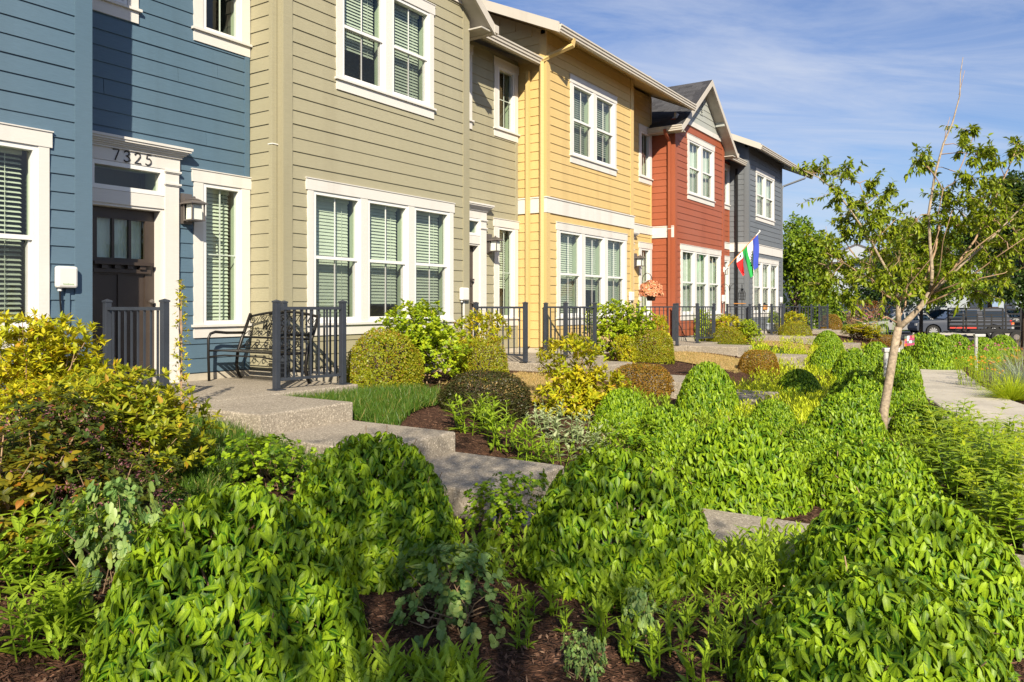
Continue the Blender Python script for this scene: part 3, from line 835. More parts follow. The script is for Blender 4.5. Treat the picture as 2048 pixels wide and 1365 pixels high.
FX, EX = -8.0, -8.66
def house(name, label, cat, Y0, Y1, Y2, paint, style, bands, tri, up, side, over, number=None, left_nb_style=None):
    H = thing(name, (-8.3, (Y0+Y2)/2, -0.1), label, cat, 'painted townhouses in the row')
    H['paint'] = paint
    P = paint; me = board_mesh('siding_board', P)
    ztop = 5.99 if style == 'gable' else 6.42
    etop = 5.86 if style == 'gable' else 6.62
    holes = []
    if tri: holes.append(window(H, FX, tri[0], tri[1], 0.53, 2.62, 3, 'hung', tilts=tri[2], blind=tri[3] if len(tri) > 3 else 'slat'))
    if up: holes.append(window(H, FX, up[0], up[1], 3.92, 5.74, 2, 'hung', tilts=up[2], blind=up[3] if len(up) > 3 else 'slat'))
    front = backing('F', FX, Y0, Y1, -0.1, ztop, holes).obj('front_wall', P, H)
    side_boards(front, me, 'F', FX, Y0+.02, Y1-.02, 0.10, ztop, holes)
    eh = []
    if side:
        eh.append(window(H, EX, side[0], side[1], 0.53, 2.62, 1, 'fixed', tilts=(1.0,)))
        eh.append(window(H, EX, side[0], side[1], 4.22, 5.74, 1, 'fixed', tilts=(0.2,), blind='none'))
    if over: eh.append(window(H, EX, over[0], over[1], 4.20, 5.74, 1, 'fixed', tilts=(0.3,), blind='none'))
    eh.append(door_set(H, EX, Y1, number))
    entry = backing('F', EX, Y1-.3, Y2, -0.1, etop, eh).obj('entry_wall', P, H)
    side_boards(entry, me, 'F', EX, Y1-.05, Y2, 0.10, etop, eh)
    # left return wall, and the gable end above the neighbour's roof
    sw = MB()
    if style == 'side':
        sw.prism([(FX,-.1),(FX,6.38),(-12.5,8.42),(-12.5,-.1)], 'y', Y0, Y0+.1)
    else: sw.box(-12.5, FX-.121, Y0, Y0+.1, -.1, 5.9); sw.box(FX-.12, FX-.0005, Y0+.0005, Y0+.12, -.1, 5.9)
    ret = sw.obj('side_wall', P, H)
    zr = 6.45 if style == 'side' else 5.80
    side_boards(ret, me, 'S', Y0, EX-.03, FX-.02, 0.10, 5.44, [])
    if style == 'side':
        def lim(z, h, a, b): return (a, min(b, FX-.02-max(0, (z+h-6.36))/.456))
        side_boards(ret, me, 'S', Y0, -11.5, FX-.02, 0.10+ROW*30, 7.8, [], lim)
    else: side_boards(ret, me, 'S', Y0, EX-.03, FX-.02, 0.10+ROW*30, zr, [])
    MB().box(-8.72, FX+.004, Y0-.02, Y1, -.5, .085).obj('foundation', 'foundation', H)
    MB().box(-8.72, EX+.012, Y1, Y2, -.5, .085).obj('foundation', 'foundation', H)
    # corner boards
    z1 = ztop-.01
    MB().box(FX-.01, FX+.024, Y0-.024, Y0+.125, .09, z1).obj('corner_board', P, H)
    MB().box(FX-.14, FX-.0102, Y0-.026, Y0, .09, z1-.15).obj('corner_board', P, H)
    MB().box(FX-.03, FX+.024, Y1-.15, Y1+.022, .09, z1).obj('corner_board', P, H)
    MB().box(-7.999-.66+.0, EX+.026, Y2-.10, Y2-.03, .09, etop-.05).obj('corner_board', P, H)
    if bands:
        if 'F' in bands: MB().box(FX-.01, FX+.034, Y0-.034, Y1+.034, 2.78, 3.07).box(FX-.01, FX+.05, Y0-.05, Y1+.05, 3.07, 3.095).obj('belt_board', 'white_trim', H)
        if 'S' in bands: MB().box(EX, FX-.0105, Y0-.036, Y0-.002, 2.78, 3.07).box(EX, FX-.0105, Y0-.05, Y0-.002, 3.0705, 3.094).obj('belt_board', 'white_trim', H)
        if 'E' in bands: MB().box(EX-.01, EX+.034, Y1+.06, Y2, 2.86, 3.07).box(EX-.01, EX+.05, Y1+.06, Y2, 3.0705, 3.094).obj('belt_board', 'white_trim', H)
    if style == 'side':
        r = MB(); slope_slab(r, 'x', -7.50, 6.335, -13.0, 8.845, Y0-.42, Y2+.14, .025)
        rf = r.obj('roof', 'shingle', H)
        r = MB(); slope_slab(r, 'x', -7.54, 6.29, -13.0, 8.815, Y0-.40, Y2+.12, .11); r.obj('soffit', P, rf)
        g = MB(); gutter_mb(g, 'F', -7.54, Y0-.40, Y2+.12, 6.15); g.obj('gutter', 'fascia_paint', rf)
        r = MB(); slope_slab(r, 'x', -7.46, 6.325, -13.0, 8.835, Y0-.445, Y0-.402, .20); r.obj('rake_board', 'fascia_paint', rf)
        r = MB(); slope_slab(r, 'x', -7.46, 6.325, -13.0, 8.835, Y2+.122, Y2+.165, .20); r.obj('rake_board', 'fascia_paint', rf)
        MB().box(-13.1, -12.5, Y0, Y2, -.1, 8.7).obj('rear_wall', P, H)
        if paint == 'yellow_paint': downspout(H, [(-7.47,Y0+.16,6.16),(-7.47,Y0+.14,6.03),(-7.93,Y0-.0,5.86),(FX-.06,Y0-.075,5.75),(FX-.06,Y0-.075,.12)], P)
        MB().box(EX, -12.5, Y2-.1, Y2, 5.6, 7.2).obj('side_wall', P, H)
    else:
        yc = (Y0+Y1)/2; half = (Y1-Y0)/2+.30; zr_ = 7.46; k = .745; ze = zr_-half*k; X1 = -14.0; XF = -7.66
        for sgn in (-1, 1):
            r = MB(); slope_slab(r, 'y', yc+sgn*half, ze, yc, zr_, X1, XF-.002, .02)
            rf = r.obj('roof', 'shingle', H)
            r = MB(); slope_slab(r, 'y', yc+sgn*(half-.02), ze-.022+.02*k, yc, zr_-.024, X1, XF-.03, .10); r.obj('soffit', 'soffit', rf)
            r = MB(); slope_slab(r, 'y', yc+sgn*(half+.03), ze-.01-.03*k, yc, zr_-.01, XF-.028, XF+.012, .17); r.obj('rake_board', 'fascia_paint', rf)
            # shingles: courses of separate tabs
            V = []; T = []; tn = []; rr = random.Random(7)
            L = half*math.hypot(1, k); nrow = int(L/.143)
            ny, nz = -sgn*1/math.hypot(1,k), k/math.hypot(1,k)
            for c in range(nrow):
                d0 = c*.143; x = XF-rr.random()*.3
                while x > -11.5:
                    wd = rr.uniform(.18, .34); b = len(V); t_ = rr.random(); th = rr.choice((.008,.012,.017))
                    for dd, hh in ((d0-.01, th), (d0+.165, .003)):
                        yy = yc+sgn*half+ny*dd; zz = ze+nz*dd
                        for xx in (x, x-wd+.006): V.append((xx, yy, zz+hh)); tn.append(t_)
                    for xx in (x, x-wd+.006):
                        V.append((xx, yc+sgn*half+ny*(d0-.01), ze+nz*(d0-.01)-.001)); tn.append(t_)
                    T += [(b,b+1,b+3),(b,b+3,b+2),(b+4,b+5,b+1),(b+4,b+1,b)]; x -= wd
            sm = np_mesh('shingles', V, T, 'shingle', {'tint': tn}, smooth=False)
            mesh_obj('shingles', sm, rf, kind='stuff')
            g = MB(); yb = yc+sgn*(half-.0)
            if sgn < 0: gutter_mb(g, 'S', yb, -9.1, XF+.02, ze-.155)
            else: g.box(-8.6, XF+.02, yb, yb+.12, ze-.155, ze-.02)
            g.obj('gutter', 'fascia_paint', rf)
            m = MB().box(-8.7, XF-.04, min(yc+sgn*half, yc+sgn*(half-.31)), max(yc+sgn*half, yc+sgn*(half-.31)), ze-.15, ze-.125); m.obj('soffit', 'soffit', rf)
        gw = MB().prism([(Y0+.02, 5.99), (Y1-.02, 5.99), (yc, zr_-.12)], 'x', FX-.1, FX); gwall = gw.obj('gable_wall', 'gable_paint', H)
        gme = board_mesh('siding_board', 'gable_paint')
        def limg(z, h, a, b):
            hw_ = max(0, (zr_-.10-z-h*.35)/k); return (yc-hw_, yc+hw_)
        side_boards(gwall, gme, 'F', FX+.004, Y0, Y1, 6.14, 7.30, [(yc-.12, yc+.12, 6.50, 6.98)], limg)
        MB().box(FX-.01, FX+.036, Y0-.02, Y1+.02, 6.0, 6.14).obj('belt_board', 'white_trim', H)
        v = MB().box(FX, FX+.03, yc-.13, yc-.10, 6.48, 7.0).box(FX, FX+.03, yc+.10, yc+.13, 6.48, 7.0).box(FX, FX+.029, yc-.10, yc+.10, 6.97, 7.0).box(FX, FX+.029, yc-.10, yc+.10, 6.48, 6.51)
        vt = v.obj('gable_vent', 'gable_paint', H)
        for i in range(7):
            z = 6.53+i*.062
            MB().add([(FX+.004,yc-.1,z+.03),(FX+.026,yc-.1,z),(FX+.026,yc+.1,z),(FX+.004,yc+.1,z+.03),(FX+.0,yc-.1,z+.022),(FX+.022,yc-.1,z-.008),(FX+.022,yc+.1,z-.008),(FX+.0,yc+.1,z+.022)],
                     [(0,1,2,3),(4,7,6,5),(1,5,6,2),(0,3,7,4)]).obj('vent_slat', 'gable_paint', vt)
        MB().box(XF-.3, XF-.03, yc+half*.52-.05, yc+half*.52+.05, ze+.62, ze+.74).obj('roof_bracket', 'gable_paint', H)
        # lower eave over the entry
        ya = Y1+.34
        r = MB(); slope_slab(r, 'x', -8.12, 5.885, -14.0, 8.56, Y1-.6, Y2-.005, .025); rf = r.obj('roof', 'shingle', H)
        r = MB(); slope_slab(r, 'x', -8.15, 5.84, -14.0, 8.53, Y1-.6, Y2-.006, .11); r.obj('soffit', P, rf)
        g = MB(); gutter_mb(g, 'F', -8.15, Y1+.05, Y2-.004, 5.70); g.obj('gutter', 'fascia_paint', rf)
        downspout(H, [(-8.12,Y0-.40,5.64),(-8.12,Y0-.38,5.55),(-8.12,Y0-.075,5.38),(-8.12,Y0-.075,.12)], P)
        st = MB()
        for z in (3.0,): st.box(-8.165, -8.075, Y0-.118, Y0-.012, z, z+.012)
        st.obj('pipe_strap', 'vinyl_white', H)
    return H

hA = house('townhouse', 'slate blue lap-sided townhouse with white door surround numbered 7325', 'townhouse', 0.33, 4.30, 6.80, 'blue_paint', 'side', '',
      (0.62, 3.90, (1.15,.6,.5)), (1.20, 3.30, (.3,.3)), (5.94, 6.775), (4.55, 5.215), '7325')
hB = house('townhouse', 'olive green lap-sided townhouse with tall white triple window', 'townhouse', 6.80, 10.75, 13.33, 'olive_paint', 'gable', '',
      (7.18, 10.32, (1.25,1.1,1.0)), (7.70, 9.81, (1.1,1.1)), (12.47, 13.305), (11.05, 11.74))
hC = house('townhouse', 'yellow lap-sided townhouse with wide white belt board', 'townhouse', 13.35, 17.40, 20.06, 'yellow_paint', 'side', 'FSE',
      (13.74, 17.02, (1.1,1.0,1.0)), (14.30, 16.46, (.8,.8)), (19.20, 20.03), (17.75, 18.42))
hD = house('townhouse', 'brick red lap-sided townhouse under a steep gray gable', 'townhouse', 20.10, 24.14, 26.72, 'red_paint', 'gable', 'SE',
      (20.48, 23.80, (.8, .9, .8), 'drape'), (21.0, 23.2, (.4, .4), 'drape'), (25.85, 26.69), (24.45, 25.1))
hE = house('townhouse', 'dark gray lap-sided townhouse at the far end of the row', 'townhouse', 26.74, 31.0, 33.6, 'gray_paint', 'side', 'FSE',
      (27.21, 30.45, (.8,.8,.8)), (27.56, 29.88, (.5, .5), 'drape'), (32.7, 33.5), None)
downspout(hC, [(-8.38,13.275,5.62),(-8.38,13.275,.12)], 'yellow_paint')
downspout(hE, [(-8.38,26.665,5.62),(-8.38,26.665,.12)], 'black_iron')
MB().tube([(-7.46,32.7,6.17),(-7.5,32.6,6.02),(-7.98,31.15,5.55),(-8.0,31.06,5.4),(-8.0,31.06,.1)], .04, 4).obj('downspout', 'gray_paint', hE)
utility_box(hA, FX, 4.045, 1.105, True)
utility_box(hB, FX, 10.58, 1.02, False)
utility_box(hC, FX, 17.22, 1.05, False)
utility_box(hD, FX, 23.97, 1.05, False)
utility_box(hE, FX, 30.75, 1.05, False)
# electrical box low on the blue wall
mb_ = MB().box(FX+.018, FX+.09, 3.62, 3.76, .30, .52).obj('outlet_box', 'blue_paint', hA, bevel=.008)
MB().tube([(FX+.05,3.70,.30),(FX+.05,3.74,.25),(FX+.03,3.95,.26)], .008, 6).obj('cable', 'black_iron', mb_)

for Y1, who in ((4.30, 'blue'), (10.75, 'olive'), (17.40, 'yellow'), (24.14, 'red'), (31.0, 'gray')): front_walk(Y1, who)
# ------------------------------------------------------------------ foliage helpers
TA_V = np.array([(0,0,0),(-.40,.28,.10),(0,.30,0),(.40,.28,.10),(-.38,.60,.10),(0,.64,0),(.38,.60,.10),(0,1,0)], float)
TA_F = np.array([(0,3,2),(0,2,1),(2,3,6),(2,6,5),(1,2,5),(1,5,4),(5,6,7),(4,5,7)])
TB_V = np.array([(0,0,0),(-.5,.45,.08),(.5,.45,.08),(0,1,-.05)], float)
TB_F = np.array([(0,2,1),(1,2,3)])
TG_V = np.array([(-.5,0,0),(.5,0,0),(-.38,.5,0),(.38,.5,0),(0,1,0)], float)
TG_F = np.array([(0,1,3),(0,3,2),(2,3,4)])
TR_V = np.array([(0,0,0),(-.42,.22,.05),(.42,.22,.05),(-.5,.58,.06),(.5,.58,.06),(0,.5,0),(-.28,.90,.02),(.28,.90,.02)], float)   # round leaf
TR_F = np.array([(0,2,5),(0,5,1),(5,2,4),(5,3,1),(5,4,7),(5,6,3),(5,7,6)])
TPL = {'A': (TA_V, TA_F), 'B': (TB_V, TB_F), 'G': (TG_V, TG_F), 'R': (TR_V, TR_F)}
def nrm(a): return a/np.maximum(np.linalg.norm(a, axis=-1, keepdims=True), 1e-9)
class Leaves:
    """collects leaves (position, axis, up, length, width, tint, curl) and makes one mesh of them"""
    def __init__(s): s.rec = []
    def add(s, P, D, N, L, W, T, curl=0.25):
        n = len(P); f = lambda q: np.broadcast_to(np.asarray(q, float), (n,))
        s.rec.append((np.asarray(P,float), np.asarray(D,float), np.asarray(N,float), f(L), f(W), f(T), f(curl)))
    def cat(s): return [np.concatenate([r[i] for r in s.rec]) for i in range(7)]
    def frames(s, idx=None):
        P,D,N,L,W,T,Cu = s.cat()
        if idx is not None: P,D,N,L,W,T,Cu = [a[idx] for a in (P,D,N,L,W,T,Cu)]
        A = nrm(D); X = nrm(np.cross(A, N)); Z = np.cross(X, A)
        return P,A,X,Z,L,W,T,Cu
    def mesh(s, name, mat, tpl='A', idx=None):
        tv, tf = TPL[tpl]
        P,A,X,Z,L,W,T,Cu = s.frames(idx); n = len(P); k = len(tv)
        zz = tv[:,2][None,:]*W[:,None] - Cu[:,None]*L[:,None]*(tv[:,1]**2)[None,:]
        v = P[:,None,:] + X[:,None,:]*(tv[:,0][None,:]*W[:,None])[...,None] + A[:,None,:]*(tv[:,1][None,:]*L[:,None])[...,None] + Z[:,None,:]*zz[...,None]
        f = tf[None,:,:] + (np.arange(n)*k)[:,None,None]
        at = {'tint': np.repeat(T, k), 'across': np.tile(tv[:,0], n), 'along': np.tile(tv[:,1], n)}
        return np_mesh(name, v.reshape(-1,3), f.reshape(-1,3), mat, at)

def rdir(r, n):
    v = r.normal(size=(n,3)); return nrm(v)
def dome(r, n, R, h, p=2.5, low=-0.02, lump=0.06, ry=None):
    """points on a lumpy dome with outward normals"""
    d = rdir(r, n*3); d = d[d[:,2] > low][:n]
    rx = R; ry = ry or R
    e = (np.abs(d[:,0]/rx)**p + np.abs(d[:,1]/ry)**p)
    e = ((np.hypot(d[:,0]/rx, d[:,1]/ry))**p + np.abs(d[:,2]/h)**p)**(1/p)
    q = d/e[:,None]
    ph = r.uniform(0, 6.28, 6)
    b = np.sin(d[:,0]*5+ph[0])*np.sin(d[:,1]*5+ph[1]) + 0.7*np.sin(d[:,2]*7+ph[2]+d[:,0]*4) + .5*np.sin(d[:,1]*11+ph[3])*np.sin(d[:,0]*9+ph[4])
    q *= (1+lump*b)[:,None]
    nn = nrm(np.stack([q[:,0]/rx**2, q[:,1]/ry**2, q[:,2]/h**2*0.9+.05], 1))
    return q, nn
def shoots(lv, r, P, axis, per, L, W, out=.85, up=.25, droop=.35, curl=.3, tint=None, jit=.25):
    """a rosette of leaves round each shoot tip"""
    n = len(P); ref = nrm(np.cross(axis, rdir(r, n))); oth = np.cross(axis, ref)
    t0 = r.uniform(0, 6.28, n)
    tt = r.uniform(0, .85, n) if tint is None else tint
    for k in range(per):
        a = t0 + k*2*math.pi/per + r.normal(0, .25, n)
        rad = ref*np.cos(a)[:,None] + oth*np.sin(a)[:,None]
        D = rad*out + axis*(up*(0.5+r.random(n)))[:,None] - np.array([0,0,droop]) + r.normal(0, jit, (n,3))
        s = r.uniform(.65, 1.15, n)
        N = nrm(axis + np.array([0,0,.5]) + r.normal(0, .2, (n,3)))
        back = (per-1-k)//2*0.012*(L/0.09)
        odd = np.where(r.random(n) < .04, .95, np.clip(tt + r.normal(0, .16, n), 0, .85))
        lv.add(P - axis*back, D, N, L*s, W*s*r.uniform(.85, 1.15, n), odd, curl*r.uniform(.3, 1.6, n))

def twigs(r, tips, base_r=0.08, name='stem', mat='twig_bark', n=40, rad=.006, z0=0.0):
    """branches from the root to some of the tips"""
    m = MB(); idx = r.choice(len(tips), min(n, len(tips)), replace=False)
    for i in idx:
        t = tips[i]; b = np.array([r.normal(0, base_r), r.normal(0, base_r), z0])
        mid = b*.45+t*.55 + r.normal(0, .035, 3) + np.array([0,0,-.06*np.linalg.norm(t[:2])])
        q1 = b*.75+t*.25 + r.normal(0,.02,3)
        m.tube([b, q1, mid, t], [rad*1.6, rad*1.3, rad, rad*.45], 4, caps=False)
    return m.mesh(name, mat, smooth=True)

def put(name, loc, label, cat, parts, group=None, rz=0, scale=1.0):
    """a plant: an Empty at its base, parts = [(part name, mesh, kind)] in plant coordinates"""
    o = thing(name, loc, label, cat, group)
    o.rotation_euler = (0, 0, rz); o.scale = (scale,)*3 if not isinstance(scale, tuple) else scale
    for nm, me, kd in parts:
        c = bpy.data.objects.new(nm, me); link(c); c.parent = o
        if kd: c['kind'] = kd
    return o

# ------------------------------------------------------------------ dogwood mounds
def dogwood_leaves(seed, R, h, leafL, n_shoot):
    r = np.random.default_rng(seed); lv = Leaves()
    P, nn = dome(r, n_shoot, R, h, 1.95, -.04, .008)
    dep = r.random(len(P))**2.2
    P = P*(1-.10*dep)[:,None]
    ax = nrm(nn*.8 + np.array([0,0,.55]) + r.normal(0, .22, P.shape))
    tint = np.clip(.42-.25*dep+r.normal(0,.13,len(P)), 0, .85)  # deeper-set shoots get a darker tint: depth shading put into the leaf colour
    shoots(lv, r, P*.95, ax, 4, leafL*1.06, leafL*.46, out=.78, up=.12, droop=.74, curl=.50, tint=tint, jit=.24)
    # inner leaves closing the gaps, tinted darkest to paint shade between the shoots
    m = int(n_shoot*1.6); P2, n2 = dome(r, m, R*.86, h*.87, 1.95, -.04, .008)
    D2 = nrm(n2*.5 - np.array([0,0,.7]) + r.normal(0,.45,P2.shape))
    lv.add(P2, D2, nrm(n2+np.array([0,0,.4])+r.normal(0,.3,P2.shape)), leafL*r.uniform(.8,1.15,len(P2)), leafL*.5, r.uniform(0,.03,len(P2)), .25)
    return lv, P
LEAF_SINGLE = []
for k in range(10):      # single leaves for the mounds nearest the camera, sharing meshes
    l1 = Leaves(); l1.add([(0,0,0)], [(0,1,0)], [(0,0,1)], 1.0, .38+.03*(k%4), [.08+.085*k], .12+.09*((k*3) % 5))
    LEAF_SINGLE.append(l1.mesh('leaf', 'leaf_dogwood', 'A'))
def near_mound(loc, R, h, seed, label, leafL=.062, n=2100, n_single=300):
    lv, tips = dogwood_leaves(seed, R, h, leafL, n)
    o = thing('dogwood_shrub', loc, label, 'shrub', 'rounded green dogwood mounds')
    P,A,X,Z,L,W,T,Cu = lv.frames()
    toc = nrm(np.array([-loc[0], -loc[1], EYE-loc[2]]))
    wp = P + np.array(loc); dist = np.linalg.norm(wp-np.array([0,0,EYE]), axis=1)
    fac = (nrm(P*np.array([1,1,.8]))@toc)
    outer = np.linalg.norm(P/np.array([R,R,h]), axis=1)
    score = fac + outer*1.2 - dist*.15
    order = np.argsort(-score); single = order[:n_single]; rest = order[n_single:]
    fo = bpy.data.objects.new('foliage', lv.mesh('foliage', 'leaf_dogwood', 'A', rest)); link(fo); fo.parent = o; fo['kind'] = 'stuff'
    r = np.random.default_rng(seed+9)
    st = bpy.data.objects.new('stem', twigs(r, tips, .07, n=26, rad=.006)); link(st); st.parent = o; st['kind'] = 'stuff'
    for i in single:
        me = LEAF_SINGLE[min(9, int(T[i]*11)) if r.random() < .7 else r.integers(0, 10)]
        c = bpy.data.objects.new('leaf', me); link(c); c.parent = o
        M = Matrix(((X[i][0], A[i][0], Z[i][0]), (X[i][1], A[i][1], Z[i][1]), (X[i][2], A[i][2], Z[i][2])))
        c.matrix_basis = Matrix.Translation(P[i]) @ M.to_4x4() @ Matrix.Diagonal((L[i], L[i], L[i], 1))
    return o
def gp(px, d, zoff=0.0):
    """ground point under image column px at depth d"""
    p = at_depth(px, 612, d); return (p.x, p.y, gz(p.x, p.y)-zoff)

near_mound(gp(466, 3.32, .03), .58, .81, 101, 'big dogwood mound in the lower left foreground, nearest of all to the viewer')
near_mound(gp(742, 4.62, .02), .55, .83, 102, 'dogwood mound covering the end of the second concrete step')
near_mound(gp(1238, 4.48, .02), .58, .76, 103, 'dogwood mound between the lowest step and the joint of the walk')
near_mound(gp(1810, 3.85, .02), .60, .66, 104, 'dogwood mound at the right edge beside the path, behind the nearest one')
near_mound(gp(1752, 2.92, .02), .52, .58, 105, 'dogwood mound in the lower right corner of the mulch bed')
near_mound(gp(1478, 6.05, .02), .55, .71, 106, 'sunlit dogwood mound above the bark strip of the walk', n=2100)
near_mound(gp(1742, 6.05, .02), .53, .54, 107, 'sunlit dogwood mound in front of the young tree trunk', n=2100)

DW = []
for k in range(5):
    lv, tips = dogwood_leaves(200+k, .5, .62+.04*k, .060, 2000)
    DW.append([('foliage', lv.mesh('foliage', 'leaf_dogwood', 'A'), 'stuff'), ('stem', twigs(np.random.default_rng(300+k), tips, .07, n=20, rad=.006), 'stuff')])
FAR_MOUNDS = [   # image column, depth, width, height, label
 (1247, 9.0, .84, .47, 'small dogwood mound right of the variegated plants and the yellow azalea'),
 (1415, 10.4, .98, .73, 'tall dogwood mound beside the pale dry lawn, at its right end'),
 (1335, 7.5, .95, .55, 'dogwood mound behind the sunlit one, left of the sunken concrete edge'),
 (1690, 8.2, 1.02, .60, 'dogwood mound left of the foot of the young tree'),
 (1835, 8.9, .74, .42, 'low dogwood mound right of the foot of the young tree'),
 (1598, 12.6, .88, .48, 'small dogwood mound among the lime green ground cover'),
 (1715, 10.6, 1.02, .64, 'dogwood mound just below the bollard light by the young tree'),
 (1798, 11.0, .88, .58, 'dogwood mound on the left edge of the pale path, behind the tree trunk'),
 (1795, 13.4, .95, .80, 'dogwood mound behind the trunk where the path starts to bend'),
 (1708, 14.5, 1.0, .74, 'dogwood mound behind the bollard light by the young tree'),
 (1655, 16.6, .95, .66, 'dogwood mound at the far left of the lime ground cover'),
 (1752, 17.4, 1.0, .72, 'dogwood mound straight behind the young tree trunk'),
 (1868, 18.2, 1.30, .90, 'wide dogwood mound closing the far bend of the path, left half'),
 (1912, 19.6, 1.15, .82, 'dogwood mound closing the far bend of the path, right half'),
 (1842, 21.0, 1.1, .80, 'dogwood mound right of the patchwork garden flag'),
 (1965, 21.5, 1.1, .66, 'dogwood mound left of the far bollard by the road'),
 (2005, 22.5, 1.1, .68, 'dogwood mound right of the far bollard by the road'),
 (1655, 21.5, 1.0, .62, 'dogwood mound below the far yellow shrub'),
 (1545, 9.2, .70, .40, 'low dogwood mound in front of the sunken concrete edge'),
 (1612, 7.4, .70, .38, 'dogwood mound between the sunlit pair, set back behind them'),
]
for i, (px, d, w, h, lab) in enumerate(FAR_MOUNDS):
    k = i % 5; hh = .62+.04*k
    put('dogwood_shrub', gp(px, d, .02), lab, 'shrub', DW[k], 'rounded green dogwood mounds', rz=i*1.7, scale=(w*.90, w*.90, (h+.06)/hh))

# ------------------------------------------------------------------ clipped boxwoods and hedges
def boxwood(seed, R, ry, h, mat, n=9000, L=.026):
    r = np.random.default_rng(seed); lv = Leaves()
    P, nn = dome(r, n, R, h, 2.7, -.25, .032, ry)
    P[:,2] = np.where(P[:,2] < 0, P[:,2]*.6, P[:,2])
    P += np.array([0,0,h*.18]); P[:,2] *= 1/1.18
    P *= (1-.07*r.random(len(P))**1.5)[:,None]
    D = nrm(nn*.75+rdir(r, len(P))*.9+np.array([0,0,.25]))
    N = nrm(nn+rdir(r, len(P))*.7)
    # the sheared top weathers to a warmer tone
    t = np.clip(r.normal(.38, .20, len(P)), 0, .85); warm = r.random(len(P)) < .06+.24*np.clip(nn[:,2],0,1)
    t = np.where(warm, .96, t)
    s = r.uniform(.7, 1.2, len(P))
    lv.add(P, D, N, L*s, L*.62*s, t, .1)
    ks = r.choice(len(P), 110, replace=False)
    shoots(lv, r, P[ks]*1.035, nrm(nn[ks]+np.array([0,0,.5])), 5, L*1.25, L*.6, out=.6, up=.8, droop=0, tint=np.full(110,.5))
    core = MB()
    for k in range(26):
        a = r.uniform(0, 6.28); q = r.uniform(.2,.8); core.tube([(0.05*math.cos(a),.05*math.sin(a),-.02),(R*.5*q*math.cos(a),ry*.5*q*math.sin(a),h*.35),(R*.86*q*math.cos(a),ry*.86*q*math.sin(a),h*.8)], [.012,.008,.004], 4, caps=False)
    m2, n2 = dome(r, 2600, R*.88, h*.9, 3.0, -.2, .02, ry)
    lv.add(m2+np.array([0,0,.02]), nrm(n2+rdir(r,len(m2))), n2, L*1.5, L*1.1, .12, .1)
    return [('foliage', lv.mesh('foliage', mat, 'B'), 'stuff'), ('stem', core.mesh('stem', 'dark_bark'), 'stuff')]
def loose_shrub(seed, R, h, mat, L, n, per=7, lobes=5, out=.75, up=.65, droop=.05, tpl='A', wr=.42, low=.28, stem_mat='twig_bark', nst=46, rad=.007):
    """open shrub: lobes of leafy shoots on visible branches"""
    r = np.random.default_rng(seed); lv = Leaves(); tips = []
    for k in range(lobes):
        a = k*2.4+r.uniform(-.4,.4); q = R*(.22+.4*r.random()) if k else 0
        rr = R*r.uniform(.50,.68); c = np.array([q*math.cos(a), q*math.sin(a), h*(r.uniform(low+.12,.72) if k else .66)])
        P, nn = dome(r, n//lobes, rr, min(h-c[2], rr) if k else h*.34, 2.2, -.75, .14)
        P = P*(1-.35*r.random(len(P))**2)[:,None] + c
        P = P[P[:,2] > h*low*.5]; nn = nn[:len(P)] if len(nn) != len(P) else nn
        nn = nrm(P-np.array([0,0,h*.3]))
        ax = nrm(nn*.7+np.array([0,0,.6])+r.normal(0,.3,P.shape))
        shoots(lv, r, P, ax, per, L, L*wr, out=out, up=up, droop=droop, curl=.2); tips.append(P)
    tips = np.concatenate(tips)
    return [('foliage', lv.mesh('foliage', mat, tpl), 'stuff'), ('stem', twigs(r, tips*.96, .06, n=nst, rad=rad, mat=stem_mat), 'stuff')]

BX_Y = boxwood(41, .5, .46, .76, 'leaf_boxwood'); BX_B = boxwood(42, .5, .48, .62, 'leaf_boxwood_bronze'); BX_D = boxwood(43, .5, .5, .62, 'leaf_boxwood_dark')
BX_Y2 = boxwood(44, .5, .5, .8, 'leaf_boxwood')
VIB = loose_shrub(51, .56, .95, 'leaf_viburnum', .052, 1300, 6, 6, wr=.72, low=.05, tpl='A')
AZ_Y = loose_shrub(52, .5, 1.1, 'leaf_azalea', .075, 1000, 7, 7, low=.24)
AZ_G = loose_shrub(53, .55, .95, 'leaf_azalea_green', .078, 1000, 7, 8, low=.16)
AZ_S = loose_shrub(54, .48, .85, 'leaf_azalea', .066, 800, 7, 6, low=.1)
def shrub(parts, px, d, w, h, w0, h0, label, group, name='clipped_shrub', cat='shrub', rz=0.0, sink=.02):
    return put(name, gp(px, d, sink), label, cat, parts, group, rz, (w/w0, w/w0, h/h0))
G1 = 'clipped boxwood balls'; G2 = 'leafy hedge shrubs under the windows'; G3 = 'yellow azaleas'
# olive house
shrub(BX_Y, 768, 10.0, .97, .77, 1, .76, 'large clipped yellow-green boxwood beside the railing of the bench', G1, rz=.3)
shrub(VIB, 842, 10.9, 1.45, 1.12, 1.12, .95, 'lobed-leaf green shrub under the olive triple window', G2, 'leafy_shrub')
shrub(AZ_S, 950, 11.9, 1.05, .98, .96, .85, 'bright yellow-green shrub above the boxwood left of the olive porch railing', G2, 'leafy_shrub')
shrub(BX_Y2, 963, 11.1, .74, .66, 1, .8, 'clipped bronze-green boxwood left of the olive porch railing', G1, rz=1.2)
shrub(BX_D, 970, 8.9, 1.02, .46, 1, .62, 'flattened dark bronze boxwood between the grass and the leafy perennials', G1)
shrub(AZ_S, 1152, 9.4, 1.12, .94, .96, .85, 'yellow azalea with bare stems in front of the olive porch', G3, 'azalea', rz=2)
shrub(BX_B, 1283, 11.6, .92, .42, 1, .62, 'low rust-brown boxwood behind the yellow azalea', G1, rz=.7)
